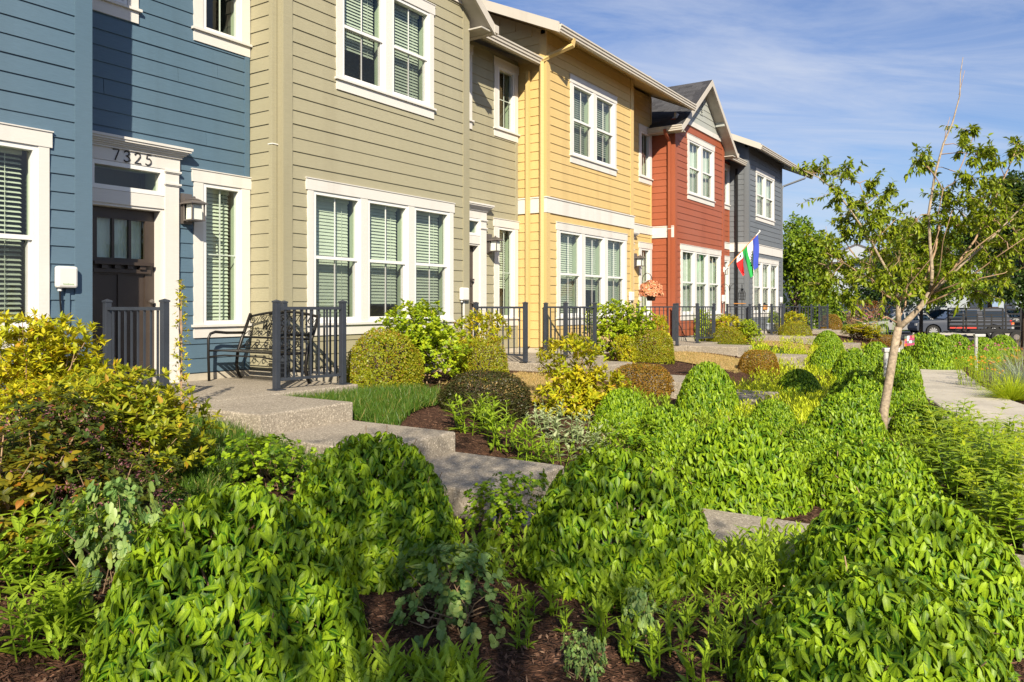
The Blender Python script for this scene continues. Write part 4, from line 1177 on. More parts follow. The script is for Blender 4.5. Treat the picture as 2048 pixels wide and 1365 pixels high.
# yellow house
shrub(VIB, 1236, 15.6, 1.45, 1.16, 1.12, .95, 'lobed-leaf green shrub under the yellow triple window', G2, 'leafy_shrub', rz=1.3)
shrub(BX_Y, 1303, 15.2, .92, .62, 1, .76, 'clipped bronze boxwood at the end of the yellow front hedge', G1, rz=1.9)
shrub(AZ_S, 1318, 17.0, .60, .85, .96, .85, 'small bright yellow shrub behind the railing below the flower basket', G2, 'leafy_shrub', rz=1)
shrub(AZ_S, 1252, 14.4, .50, .55, .96, .85, 'low yellow-green azalea at the foot of the yellow hedge', G3, 'azalea', rz=3)
shrub(BX_B, 1517, 15.2, .78, .50, 1, .62, 'round rust-tinted boxwood ball beside the far step', G1, rz=2.6)
# red house
shrub(VIB, 1400, 22.6, .9, .95, 1.12, .95, 'green shrub behind the railing in front of the red triple window', G2, 'leafy_shrub', rz=2)
shrub(AZ_S, 1458, 21.8, 1.3, .82, .96, .85, 'yellow shrub with orange tips beside the red porch', G2, 'leafy_shrub', rz=4)
shrub(BX_Y, 1452, 20.4, 1.0, .54, 1, .76, 'clipped boxwood in front of the orange-tipped shrub', G1, rz=2.2)
shrub(VIB, 1492, 21.6, .80, .70, 1.12, .95, 'green shrub right of the clipped boxwood by the red porch', G2, 'leafy_shrub', rz=2.7)
# gray house
shrub(VIB, 1540, 29.0, .9, .95, 1.12, .95, 'green shrub behind the railing in front of the gray triple window', G2, 'leafy_shrub', rz=.4)
shrub(AZ_S, 1582, 26.5, 1.1, .86, .96, .85, 'yellow shrub right of the gray porch railing', G2, 'leafy_shrub', rz=5)
shrub(BX_Y2, 1590, 24.8, 1.0, .58, 1, .8, 'clipped boxwood at the corner of the gray porch', G1, rz=.9)
shrub(BX_B, 1662, 33.0, .9, .80, 1, .62, 'bronze hedge shrub right of the last porch', G1, rz=.9)
shrub(AZ_Y, 1722, 27.5, 1.25, .62, 1, 1.1, 'vivid yellow shrub standing alone at the far end of the beds', G3, 'azalea', rz=.9)
shrub(BX_B, 1768, 27.5, 1.1, .36, 1, .62, 'flat rust-red hedge behind the young tree trunk', G1, rz=.2)
# left of the steps
shrub(AZ_Y, 92, 6.3, .95, 1.02, 1, 1.1, 'tall yellow azalea in front of the blue house window', G3, 'azalea')
shrub(AZ_G, 275, 5.4, 1.02, .78, 1.1, .95, 'broad yellow-green azalea beside the top landing', G3, 'azalea', rz=.6)
shrub(AZ_Y, 120, 5.7, .75, .62, 1, 1.1, 'low yellow azalea between the two larger ones by the blue house', G3, 'azalea', rz=2.4)

# slim young shrub by the blue door
def slim(seed, h):
    r = np.random.default_rng(seed); lv = Leaves(); n = 130
    z = r.uniform(.12, 1, n)*h; rad = .085*(1-z/h)**.6*r.uniform(.3,1.2,n)+.012; a = r.uniform(0,6.28,n)
    P = np.stack([rad*np.cos(a), rad*np.sin(a), z], 1); ax = nrm(np.stack([np.cos(a)*.5, np.sin(a)*.5, np.ones(n)], 1))
    shoots(lv, r, P, ax, 5, .036, .017, out=.8, up=.6, droop=0)
    m = MB(); m.tube([(0,0,0),(.01,.0,h*.5),(0,0,h)], [.010,.007,.002], 5)
    for k in range(12):
        i = r.integers(n); m.tube([(0,0,P[i][2]*.75), tuple(P[i])], [.004,.002], 4)
    return [('foliage', lv.mesh('foliage', 'leaf_azalea', 'A'), 'stuff'), ('stem', m.mesh('stem', 'twig_bark'), None)]
put('columnar_shrub', gp(362, 7.15), 'slim upright yellow-leaved shrub in front of the white door pilaster', 'shrub', slim(5, 1.30))

# red-flowered abelia and a yellowing neighbour
def abelia(seed, R, h, mat):
    p = loose_shrub(seed, R, h, mat, .045, 800, 6, 7, out=.8, up=.4, droop=.1, wr=.6, low=.02)
    r = np.random.default_rng(seed+1); lv = Leaves(); P, nn = dome(r, 150, R*.95, h*.95, 2.2, .1, .1)
    for k in range(14):
        Q = P+r.normal(0,.022,P.shape); lv.add(Q, nrm(nn*.3-np.array([0,0,.3])+rdir(r,len(Q))), nn, .020, .013, r.uniform(0,.85,len(Q)), .3)
    return p+[('flowers', lv.mesh('flowers', 'petal_mauve', 'B'), 'stuff')]
AB = abelia(61, .5, .8, 'leaf_abelia')
put('abelia_shrub', gp(120, 4.7), 'dark green shrub with dusky pink flower clusters', 'shrub', AB, None, .3, (1.0, 1.0, .92))
put('abelia_shrub', gp(225, 4.5), 'lower dark shrub with mauve flowers at the azalea foot', 'shrub', AB, None, 2.0, (.78, .78, .62))
yl = loose_shrub(63, .5, .8, 'leaf_yellowing', .062, 460, 6, 6, out=.8, up=.35, droop=.15, wr=.66, low=.02)
put('leafy_shrub', gp(20, 4.25), 'shrub with rounded yellowing leaves at the left edge', 'shrub', yl, None, 0, (.95,.95,.80))

# rounded-leaf snowberries
def snow(seed, R, h, n, mat='leaf_viburnum', L=.046):
    return loose_shrub(seed, R, h, mat, L, n, 6, 6, out=.95, up=.3, droop=.05, wr=.78, low=.0, tpl='R', nst=24, rad=.004)
SN1 = snow(71, .5, .6, 330, 'leaf_dogwood'); SN2 = snow(72, .45, .35, 220, 'leaf_teal')
put('snowberry_shrub', gp(548, 5.6), 'green rounded-leaf bush left of the concrete steps', 'shrub', SN1, None, 0, (.74,.74,.66))
put('snowberry_shrub', gp(1000, 4.95), 'rounded-leaf bush in the gap below the lowest step', 'shrub', SN1, None, 2, (.66,.66,.72))
put('snowberry_shrub', gp(905, 3.75), 'pale blue-green sprawling bush in the foreground mulch', 'shrub', SN2, None, 0, (.74,.74,.95))
put('snowberry_shrub', gp(235, 3.95), 'blue-green rounded-leaf bush behind the big foreground mound', 'shrub', SN2, None, 1, (.62,.62,1.5))
put('snowberry_shrub', gp(1285, 3.42), 'small blue-green sprig low in the foreground mulch', 'shrub', SN2, None, 2, (.28,.28,.75))
put('snowberry_shrub', gp(1165, 3.15), 'little teal sprig at the bottom edge of the photo', 'shrub', SN2, None, 3, (.24,.24,.55))
put('snowberry_shrub', gp(1250, 7.0), 'light green rounded-leaf bush right of the variegated plants', 'shrub', SN1, None, 3, (.75,.75,.72))

# upright leafy perennials: stems with lance-shaped leaves
def perennial(seed, n_st, spread, h, L, mat='leaf_perennial', whorls=5, up=.75, wr=.33, hv=.3, lean=.18):
    r = np.random.default_rng(seed); lv = Leaves(); m = MB()
    for s in range(n_st):
        a = r.uniform(0,6.28); q = spread*math.sqrt(r.random()); hh = h*r.uniform(1-hv,1+hv*.4)
        b = np.array([q*math.cos(a), q*math.sin(a), 0]); le = r.normal(0, lean, 2)*hh
        top = b+np.array([le[0]+.3*q*math.cos(a), le[1]+.3*q*math.sin(a), hh])
        m.tube([tuple(b), tuple((b+top)/2+r.normal(0,.01,3)), tuple(top)], [.0042,.0036,.0022], 4, caps=False)
        for k in range(whorls):
            t = .12+.88*(k/(whorls-1 or 1))**.85; c = b*(1-t)+top*t
            sz = L*(.75+.5*math.sin(math.pi*min(1,.25+t*.7)))*(1-.35*(t > .95))
            nl = 3 if t > .8 else 2
            for j in range(nl):
                aa = k*1.57+j*6.283/nl+r.normal(0,.35); rad = np.array([math.cos(aa), math.sin(aa), 0])
                u = up*(.45+.8*t)
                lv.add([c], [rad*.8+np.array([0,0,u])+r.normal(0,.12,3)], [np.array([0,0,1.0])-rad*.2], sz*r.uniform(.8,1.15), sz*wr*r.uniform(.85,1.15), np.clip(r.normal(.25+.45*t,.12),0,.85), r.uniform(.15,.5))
    return [('foliage', lv.mesh('foliage', mat, 'A'), 'stuff'), ('stem', m.mesh('stem', mat), 'stuff')]
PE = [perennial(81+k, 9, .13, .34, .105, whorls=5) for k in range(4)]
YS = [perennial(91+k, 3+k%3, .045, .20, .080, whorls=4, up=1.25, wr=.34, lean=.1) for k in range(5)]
GL = 'leafy green perennials in the beds'
for i, (px, d, s, lab) in enumerate([
  (30, 3.85, 1.05, 'tall leafy perennial at the left edge, in front of the yellowing shrub'),
  (112, 3.95, 1.15, 'tall pale-tipped perennial left of the blue-green bush'),
  (150, 3.45, .85, 'leafy perennial at the left rim of the big foreground mound'),
  (62, 3.35, .80, 'leafy perennial above the bare mulch at the left edge'),
  (300, 4.15, .95, 'leafy perennial between the blue-green bush and the bare mulch'),
  (352, 4.20, .90, 'pale green perennial just left of the bare mulch patch'),
  (20, 2.50, .72, 'leafy perennial in the bottom left corner'),
  (95, 2.58, .60, 'lower perennial right of the bottom left corner clump'),
  (945, 7.9, 1.05, 'dark leafy perennial touching the edge of the second step'),
  (1000, 7.5, 1.15, 'leafy perennial clump beside the lowest step, middle of its row'),
  (1062, 7.1, 1.0, 'leafy perennial clump at the front of the row beside the lowest step'),
  (1100, 6.9, .85, 'last leafy perennial of the row, against the dogwood mound'),
  (985, 8.3, .95, 'leafy perennial at the foot of the dark bronze boxwood')]):
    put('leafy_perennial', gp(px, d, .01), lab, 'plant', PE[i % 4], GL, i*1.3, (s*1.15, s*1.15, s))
VG = perennial(88, 16, .26, .26, .075, 'leaf_variegated', 5, .6, .42)
put('variegated_plant', gp(1120, 8.1), 'cream-variegated perennial behind the green row', 'plant', VG, 'variegated perennials', 0, 1.1)
put('variegated_plant', gp(1165, 7.5), 'cream-variegated perennial nearest the dogwood mounds', 'plant', VG, 'variegated perennials', 1, 1.15)
put('variegated_plant', gp(1090, 8.6), 'cream-variegated perennial nearest the dark bronze boxwood', 'plant', VG, 'variegated perennials', 2, .9)
# young shoots: countable ones in the open mulch
rs = random.Random(17)
young = [(1030,3.55),(1065,3.62),(1110,3.7),(1130,3.45),(1047,3.3),(1190,3.55),(1215,3.72),(1205,3.35),(1262,3.62),(1300,3.7),(1340,3.6),(1370,3.42),
         (1395,3.66),(1430,3.5),(1465,3.62),(1500,3.5),(1418,3.2),(1448,3.05),(1480,3.3),(1515,3.72),(1345,3.25),(1250,3.2),(1310,3.05),(1540,3.9),(1390,2.95)]
YL = 'young green perennial shoot standing in the open bark mulch'
for i, (px, d) in enumerate(young):
    put('young_shoot', gp(px, d+.12, .005), YL, 'plant', YS[i % 5], 'young shoots in the foreground mulch', rs.random()*6, rs.uniform(.58, .95))
tallp = perennial(99, 1, .01, .52, .12, whorls=6, up=.7, wr=.30, lean=.05)
put('leafy_perennial', gp(1525, 4.15), 'single tall perennial stalk standing before the paved walk', 'plant', tallp, GL)

# ground cover nobody could count: one object each
def cover(name, regions, mat, L, hgt, seed, wr=.33, up=1.2, per=8):
    r = np.random.default_rng(seed); lv = Leaves()
    for (px0, px1, d0, d1, n) in regions:
        for _ in range(n):
            p = at_depth(r.uniform(px0, px1), 612, r.uniform(d0, d1)); a0 = r.uniform(0, 6.28)
            z = gz(p.x, p.y); h = hgt*r.uniform(.6, 1.2)
            k = np.arange(per); a = a0+k*2.4; t = (k+.6)/per
            P = np.stack([p.x+.012*np.cos(a), p.y+.012*np.sin(a), z+h*t*.75], 1)
            D = np.stack([np.cos(a)*.75, np.sin(a)*.75, np.full(per, up)*(.5+t)], 1)+r.normal(0,.15,(per,3))
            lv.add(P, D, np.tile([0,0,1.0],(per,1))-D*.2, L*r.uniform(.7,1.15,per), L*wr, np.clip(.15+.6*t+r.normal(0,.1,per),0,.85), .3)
    o = mesh_obj(name, lv.mesh(name, mat, 'A'), None, 'stuff'); return o
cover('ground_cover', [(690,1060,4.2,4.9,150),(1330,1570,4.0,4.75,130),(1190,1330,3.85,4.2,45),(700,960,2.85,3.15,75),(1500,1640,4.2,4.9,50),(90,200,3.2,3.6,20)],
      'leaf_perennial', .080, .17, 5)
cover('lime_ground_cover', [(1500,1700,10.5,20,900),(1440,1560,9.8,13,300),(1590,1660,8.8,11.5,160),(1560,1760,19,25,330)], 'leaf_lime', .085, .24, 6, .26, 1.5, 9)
cover('ground_cover', [(1430,1600,7.4,9.8,260),(1560,1660,6.6,7.8,80),(1280,1430,8.0,10.0,170),(1240,1340,9.6,11.0,90),(1790,1890,6.6,8.6,110),(1180,1300,7.4,8.6,70)], 'leaf_perennial', .075, .16, 7)

# grasses
def grass(name, fn_list, mat, h, seed, w=.005):
    r = np.random.default_rng(seed); P = []
    for (n, x0, x1, y0, y1, test) in fn_list:
        x = r.uniform(x0, x1, n); yy = r.uniform(y0, y1, n)
        for a, b in zip(x, yy):
            if test is None or test(a, b): P.append((a, b, gz(a, b)+.02))
    P = np.array(P); n = len(P); lv = Leaves()
    D = np.stack([r.normal(0,.38,n), r.normal(0,.38,n), np.ones(n)], 1)
    t = np.where(r.random(n) < .08, .95, r.uniform(0,.85,n))
    lv.add(P, D, rdir(r, n), h*r.uniform(.45,1.25,n), w*r.uniform(.8,1.4,n), t, r.uniform(0,.7,n))
    return mesh_obj(name, lv.mesh(name, mat, 'G'), None, 'stuff')
grass('grass', [(15000, -6.7, -5.0, 5.58, 7.5, lambda x, y: x < -5.2+.35*math.sin(y*1.6)), (13000, -6.6, -4.3, 3.1, 4.36, lambda x, y: x < -4.45+.25*math.sin(y*3)), (6000, -6.6, -4.9, 17.9, 20.2, None)], 'grass_blade', .11, 21, .0065)
grass('straw_grass', [(9000, -6.6, -4.6, 8.2, 10.25, None), (7000, -6.6, -4.6, 14.6, 16.9, None), (3000, -6.6, -4.6, 21.3, 23.6, None)], 'straw_blade', .05, 22, .007)

# bark chips and dead leaves on the near soil
def chips(n, seed):
    r = np.random.default_rng(seed); P = []
    while len(P) < n:
        d = 2.2+4.2*r.random()**1.5; p = at_depth(r.uniform(-30, 2080), 612, d)
        if -6 < p.x < 0 and not (4.36 < p.y < 5.56 and p.x > -5.6): P.append((p.x, p.y, gz(p.x, p.y)+.02*math.sin(p.x*5.1+p.y*2.3)*math.cos(p.y*4.3-p.x*1.7)*.9+r.uniform(.002,.012)))
    P = np.array(P); lv = Leaves(); D = rdir(r, n)*np.array([1,1,.28])
    lv.add(P, D, np.array([0,0,1.])+r.normal(0,.35,(n,3)), r.uniform(.014,.055,n), r.uniform(.006,.016,n), r.random(n), 0)
    return mesh_obj('bark_chips', lv.mesh('bark_chips', 'mulch_chip', 'B'), None, 'stuff')
chips(26000, 4)
# ------------------------------------------------------------------ porch railings
def railing(label, pts, group='black metal porch railings'):
    """posts at pts (x, y), panels of balusters between them"""
    o = thing('railing', (pts[0][0], pts[0][1], 0), label, 'railing', group)
    for (x, y) in pts:
        m = MB().box(x-.032, x+.032, y-.032, y+.032, .012, .965)
        p = m.obj('post', 'rail_metal', o, bevel=.004)
        c = MB().add([(x-.037,y-.037,.9655),(x+.037,y-.037,.9655),(x+.037,y+.037,.9655),(x-.037,y+.037,.9655),
                      (x-.037,y-.037,.982),(x+.037,y-.037,.982),(x+.037,y+.037,.982),(x-.037,y+.037,.982),(x,y,1.0)],
                     [(0,3,2,1),(0,1,5,4),(1,2,6,5),(2,3,7,6),(3,0,4,7),(4,5,8),(5,6,8),(6,7,8),(7,4,8)])
        c.obj('post_cap', 'rail_metal', p)
        MB().box(x-.075, x+.075, y-.075, y+.075, .001, .0115).obj('base_plate', 'rail_metal', p, bevel=.004)
    for (xa, ya), (xb, yb) in zip(pts, pts[1:]):
        L = math.hypot(xb-xa, yb-ya); ux, uy = (xb-xa)/L, (yb-ya)/L; nx_, ny_ = -uy, ux
        def bar(s0, s1, z0, z1, w):
            q = [(xa+ux*s+nx_*e, ya+uy*s+ny_*e) for s, e in ((s0,-w),(s1,-w),(s1,w),(s0,w))]
            return MB().add([(*p, z0) for p in q]+[(*p, z1) for p in q], [(0,3,2,1),(4,5,6,7),(0,1,5,4),(1,2,6,5),(2,3,7,6),(3,0,4,7)])
        bar(.034, L-.034, .885, .918, .02).obj('top_rail', 'rail_metal', o)
        bar(.034, L-.034, .100, .130, .016).obj('bottom_rail', 'rail_metal', o)
        n = max(2, round(L/.112))
        for k in range(1, n):
            s = L*k/n; bar(s-.0085, s+.0085, .1305, .8845, .0085).obj('baluster', 'rail_metal', o)
for Y1, who in ((4.30,'blue'), (10.75,'olive'), (17.40,'yellow'), (24.14,'red'), (31.0,'gray')):
    railing(f'black railing on the near edge of the {who} house porch', [(-7.93, Y1+.15), (-6.93, Y1+.15)])
    railing(f'L-shaped black railing on the far side of the {who} house porch', [(-7.90, Y1+2.42), (-6.80, Y1+2.36), (-6.93, Y1+1.49)])

# ------------------------------------------------------------------ welcome bench on the blue porch
bench = thing('bench', (-7.85, 6.3, 0), 'black metal garden bench with WELCOME worked into its scrolled back', 'bench')
BX0, BX1 = -8.46, -7.18
def by(z): return 6.46+max(0, z-.38)*.42        # leaning back
for x in (BX0, BX1):
    m = MB().tube([(x,6.03,0),(x,6.02,.30),(x,6.02,.53),(x,6.05,.585),(x,6.12,.605),(x,6.28,.59),(x,by(.58),.585)], .018, 6)
    m.obj('arm', 'bench_metal', bench, smooth=True)
    m = MB().tube([(x,6.50,0),(x,6.46,.06),(x,6.43,.18),(x,6.45,.34),(x,by(.5),.5),(x,by(.83),.83)], [.02,.02,.02,.021,.021,.02], 6)
    m.obj('leg', 'bench_metal', bench, smooth=True)
    MB().tube([(x,6.03,.375),(x,6.45,.36)], .014, 6).obj('seat_support', 'bench_metal', bench)
for k in range(6):
    yy = 6.04+k*.075; MB().box(BX0, BX1, yy, yy+.052, .372-.004*k*.4, .386-.004*k*.4).obj('seat_slat', 'bench_metal', bench, bevel=.004)
MB().tube([(BX0,6.03,.30),(BX0+.3,6.03,.33),(BX1-.3,6.03,.33),(BX1,6.03,.30)], .010, 6).obj('stretcher', 'bench_metal', bench)
xm = (BX0+BX1)/2; n = 14
MB().tube([(BX0+(BX1-BX0)*i/n, by(.83+.06*(1-(2*i/n-1)**2)), .79+.065*(1-(2*i/n-1)**2)) for i in range(n+1)], .017, 6).obj('top_rail', 'bench_metal', bench, smooth=True)
MB().tube([(BX0, by(.53), .53), (BX1, by(.53), .53)], .015, 6).obj('back_rail', 'bench_metal', bench)
def spiral(m, cx, cz, r, turns, a0, sgn=1, tube=.0065):
    P = []; N = int(16*turns)
    for i in range(N+1):
        t = i/N; rr = r*(1-.82*t); a = a0+sgn*t*turns*6.283
        z = cz+rr*math.sin(a); P.append((cx+rr*math.cos(a), by(z)-.004, z))
    m.tube(P, tube, 4, caps=False)
scr = MB()
for i in range(7):
    x = BX0+.10+i*(BX1-BX0-.2)/6
    up_ = i % 2 == 0; top = .735+.05*(1-((x-xm)/.64)**2)
    spiral(scr, x, top-.0, .050, 1.4, 2.6 if up_ else .5, 1 if up_ else -1)
    spiral(scr, x+.04, .575, .042, 1.4, -2.6 if up_ else -.5, -1 if up_ else 1)
    scr.tube([(x-.09, by(.7), top-.055), (x-.02, by(.72), top+.035), (x+.06, by(.7), top-.02), (x+.11, by(.7), top+.03)], .006, 4, caps=False)
    scr.tube([(x-.08, by(.57), .56), (x, by(.6), .615), (x+.09, by(.57), .555)], .006, 4, caps=False)
    if i < 6:
        spiral(scr, x+.05, .455, .048, 1.3, 1.2 if up_ else 2.2, 1 if up_ else -1)
        scr.tube([(x-.05, by(.42), .40), (x+.03, by(.46), .475), (x+.13, by(.44), .43)], .006, 4, caps=False)
scr.tube([(BX0+.03, by(.395), .395), (BX1-.03, by(.395), .395)], .008, 4)
scr.obj('scrollwork', 'bench_metal', bench, smooth=True)
wl_ = mesh_obj('lettering', text_mesh('lettering', 'WELCOME', .135, 'bench_metal', .006, 1.12), bench)
wl_.matrix_basis = Matrix.Translation((xm, by(.62)-.01, .612)) @ Euler((RAD(90-22.8), 0, 0)).to_matrix().to_4x4() @ Matrix(((1,.18,0,0),(0,1,0,0),(0,0,1,0),(0,0,0,1)))

# ------------------------------------------------------------------ flags on the red house
flag = thing('flagpole', (-7.96, 24.10, 2.05), 'wooden pole slanting from the red house with two hanging flags', 'flag')
p0 = Vector((-7.95, 24.10, 2.05)); p1 = Vector((-6.93, 24.30, 3.20)); pd = p1-p0
MB().tube([p0, p1], .014, 8).obj('pole', 'pole_wood', flag)
MB().tube([p0-pd*.02, p0+pd*.09], .026, 8).box(-8.0, -7.955, 24.04, 24.16, 1.98, 2.14).obj('bracket', 'vinyl_white', flag)
MB().tube([p0+pd*.90, p1+pd*.01], .018, 8).lathe(p1, [(.005,-.01),(.028,.01),(.028,.035),(.006,.055)], 8).obj('finial', 'vinyl_white', flag)
def cloth(h0, h1, f0, f1, fly, sway, name, mat, off=0.0, seed=0, ns=8, nt_=12):
    """h: along the pole (0 base..1 tip), f: share of the fly hanging down"""
    m = MB()
    for i in range(ns+1):
        h = h0+(h1-h0)*i/ns
        for j in range(nt_+1):
            f = f0+(f1-f0)*j/nt_; q = p0+pd*h
            hc = (h0+h1)/2
            drop = f*fly; fold = .05*math.sin(h*26+f*3+seed)*min(1, f*2.5)
            x = q.x + (sway[0]-q.x)*(f**1.3)*.62 + fold*.5
            m.v.append((x+off, q.y+fold+.04*f*math.sin(5*f+h*8), q.z-drop*(.92+.1*h)))
    for i in range(ns):
        for j in range(nt_): a = i*(nt_+1)+j; m.f.append((a, a+1, a+nt_+2, a+nt_+1))
    return m.obj(name, mat, flag, smooth=True)
sw = (-6.98, 0)
cloth(.80, .955, 0, 1, .95, sw, 'blue_stripe', 'flag_blue', seed=.3)
cloth(.655, .80, 0, 1, 1.02, sw, 'white_stripe', 'flag_white', seed=.3)
cloth(.51, .655, 0, 1, .92, sw, 'green_stripe', 'flag_green', seed=.3)
em = MB()
for k in range(5):
    q = p0+pd*.74; z = q.z-.34-.09*k; w = .035+.022*k; yb = q.y-.035; xb = q.x+.06+.012*k
    em.add([(xb, yb-.012, z+.10), (xb-w*.55, yb-.012-w*.3, z), (xb+w*.55, yb-.012+w*.3, z)], [(0,1,2)])
em.obj('fir_emblem', 'flag_dark', flag)
sw2 = (-7.34, 0)
cloth(.34, .50, .0, .30, .62, sw2, 'white_stripe', 'flag_white', seed=1.2, off=.01)
cloth(.34, .50, .30, 1.0, .62, sw2, 'red_stripe', 'flag_red', seed=1.2, off=.01)
q = p0+pd*.44
MB().add([(q.x+.0, q.y-.05, q.z-.12), (q.x+.05, q.y-.05, q.z-.13), (q.x+.06, q.y-.05, q.z-.06), (q.x+.03, q.y-.05, q.z-.04)], [(0,1,2,3)]).obj('emblem', 'flag_dark', flag)

# ------------------------------------------------------------------ hanging basket, hooks, feeder, bollards
def pole_base(px, d, z=0.0):
    p = at_depth(px, 612, d); return Vector((p.x, p.y, z))
b = pole_base(1284, 17.5, -.12); t = pole_base(1302, 17.5, 0)
hook = thing('shepherd_hook', b, 'thin dark shepherd hook beside the yellow house holding the flower basket', 'hook')
dx = (t-b); dx.z = 0
hp = [(b.x,b.y,-.2),(b.x,b.y,1.48)] + [(b.x+dx.x*(.5-.5*math.cos(a))*1.15, b.y+dx.y*(.5-.5*math.cos(a))*1.15, 1.48+.18*math.sin(a)) for a in (.5,1.0,1.57,2.1,2.6,3.0)]
MB().tube(hp, .008, 5).obj('rod', 'black_iron', hook, smooth=True)
bk = thing('flower_basket', (t.x, t.y, 1.05), 'hanging pot overflowing with peach flowers', 'flower basket')
MB().lathe((t.x,t.y,1.04), [(.085,0),(.125,.15),(.135,.15),(.135,.175),(.12,.175)], 14).obj('pot', 'pot_brown', bk, smooth=False)
MB().tube([(t.x-.12,t.y,1.20),(t.x,t.y,1.56)], .003, 4).tube([(t.x+.12,t.y,1.20),(t.x,t.y,1.56)], .003, 4).obj('hanger', 'black_iron', bk)
r = np.random.default_rng(8); lv = Leaves(); P, nn = dome(r, 330, .25, .24, 2.2, -.3, .08)
P += np.array([t.x,t.y,1.23])
shoots(lv, r, P, nn, 5, .042, .034, out=.9, up=.4, droop=0)
mesh_obj('flowers', lv.mesh('flowers', 'petal_peach', 'R'), bk, 'stuff')

b = pole_base(1459, 24.3, -.14)
hk = thing('shepherd_hook', b, 'double-armed black shepherd hook in front of the red entry', 'hook')
m = MB().tube([(b.x,b.y,-.2),(b.x,b.y,1.58)], .012, 5)
rv = Vector((C_, S_, 0))
for s in (-1, 1):
    m.tube([(b.x+rv.x*s*q, b.y+rv.y*s*q, z) for q, z in ((0,1.35),(.03,1.52),(.11,1.60),(.20,1.60),(.26,1.52),(.265,1.44),(.23,1.42))], .008, 5)
m.obj('rod', 'black_iron', hk, smooth=True)
b = pole_base(1484, 25.2, -.14)
fd = thing('bird_feeder', b, 'black caged bird feeder with a wooden tray on a pole before the gray wall', 'bird feeder')
MB().tube([(b.x,b.y,-.2),(b.x,b.y,1.62)], .012, 6).obj('pole', 'black_iron', fd)
m = MB()
for k in range(8):
    a = k*.785; m.tube([(b.x+.10*math.cos(a), b.y+.10*math.sin(a), 1.12), (b.x+.11*math.cos(a), b.y+.11*math.sin(a), 1.34), (b.x+.06*math.cos(a), b.y+.06*math.sin(a), 1.44), (b.x,b.y,1.48)], .006, 4)
for z, q in ((1.12,.105),(1.24,.11),(1.34,.11)): m.tube([(b.x+q*math.cos(a), b.y+q*math.sin(a), z) for a in np.linspace(0,6.283,13)], .006, 4)
m.obj('cage', 'black_iron', fd)
MB().box(b.x-.24, b.x+.10, b.y-.1, b.y+.1, .99, 1.015).obj('tray', 'pole_wood', fd)
b = pole_base(1529, 28.2, -.05)
sl = thing('garden_lantern', b, 'small amber lantern on a stake in front of the gray window', 'lantern')
MB().tube([(b.x,b.y,-.15),(b.x,b.y,.78)], .015, 6).obj('stake', 'black_iron', sl)
MB().lathe((b.x,b.y,.78), [(.05,0),(.10,.02),(.11,.16),(.06,.17)], 8).obj('glass', 'petal_orange' if False else 'pole_wood', sl)
MB().lathe((b.x,b.y,.951), [(.13,0),(.12,.02),(.03,.07),(.01,.10)], 8).obj('cap', 'black_iron', sl)
b = pole_base(1539, 28.6, 0)
gp_ = thing('plant_pot', b, 'pale stone pot on the gray house porch', 'pot')
MB().lathe((b.x,b.y,0.0), [(.12,.001),(.17,.12),(.15,.24),(.19,.27),(.19,.30),(.15,.30)], 12).obj('vessel', 'far_white', gp_, smooth=True)

def bollard(px, d, label):
    x, y, z = gp(px, d); o = thing('bollard_light', (x, y, z), label, 'bollard light', 'L-shaped bollard lights along the path')
    MB().lathe((x,y,z), [(.038,-.05),(.038,.78)], 14).obj('post', 'bollard_metal', o, smooth=False)
    m = MB(); q = [(x+rv.x*s-rv.y*e, y+rv.y*s+rv.x*e) for s, e in ((-.045,-.05),(.20,-.05),(.20,.05),(-.045,.05))]
    m.add([(*p, z+.781) for p in q]+[(*p, z+.845) for p in q], [(0,3,2,1),(4,5,6,7),(0,1,5,4),(1,2,6,5),(2,3,7,6),(3,0,4,7)])
    m.obj('head', 'bollard_metal', o, bevel=.008)
bollard(1772, 12.2, 'bollard light just left of the young tree trunk')
bollard(1952, 18.2, 'bollard light standing near the road at the right')

# patchwork garden flag
x, y, z = gp(1819, 19.0); zt = EYE-(672-612)*19.0/FPX
gf = thing('garden_flag', (x, y, z), 'little patchwork garden flag among the green mounds', 'flag')
MB().tube([(x-.14*rv.x,y-.14*rv.y,z-.1),(x-.14*rv.x,y-.14*rv.y,zt+.02)], .006, 5).obj('stake', 'black_iron', gf)
rr = random.Random(4); cols = ['petal_pink','blue_grass','petal_peach','flag_white','petal_pink','stripe_orange']
pm = {c: MB() for c in cols}
for i in range(4):
    for j in range(4):
        a, c = -.12+.06*i, zt-.06*j; k = .02*math.sin(i*1.4+j)
        f = lambda s, zz: (x+rv.x*s, y+rv.y*s+k, zz+.12*s)
        pm[rr.choice(cols)].quad(f(a, c-.06), f(a+.06, c-.06), f(a+.06, c), f(a, c))
for c, m in pm.items():
    if m.v: m.obj('patch', c, gf)

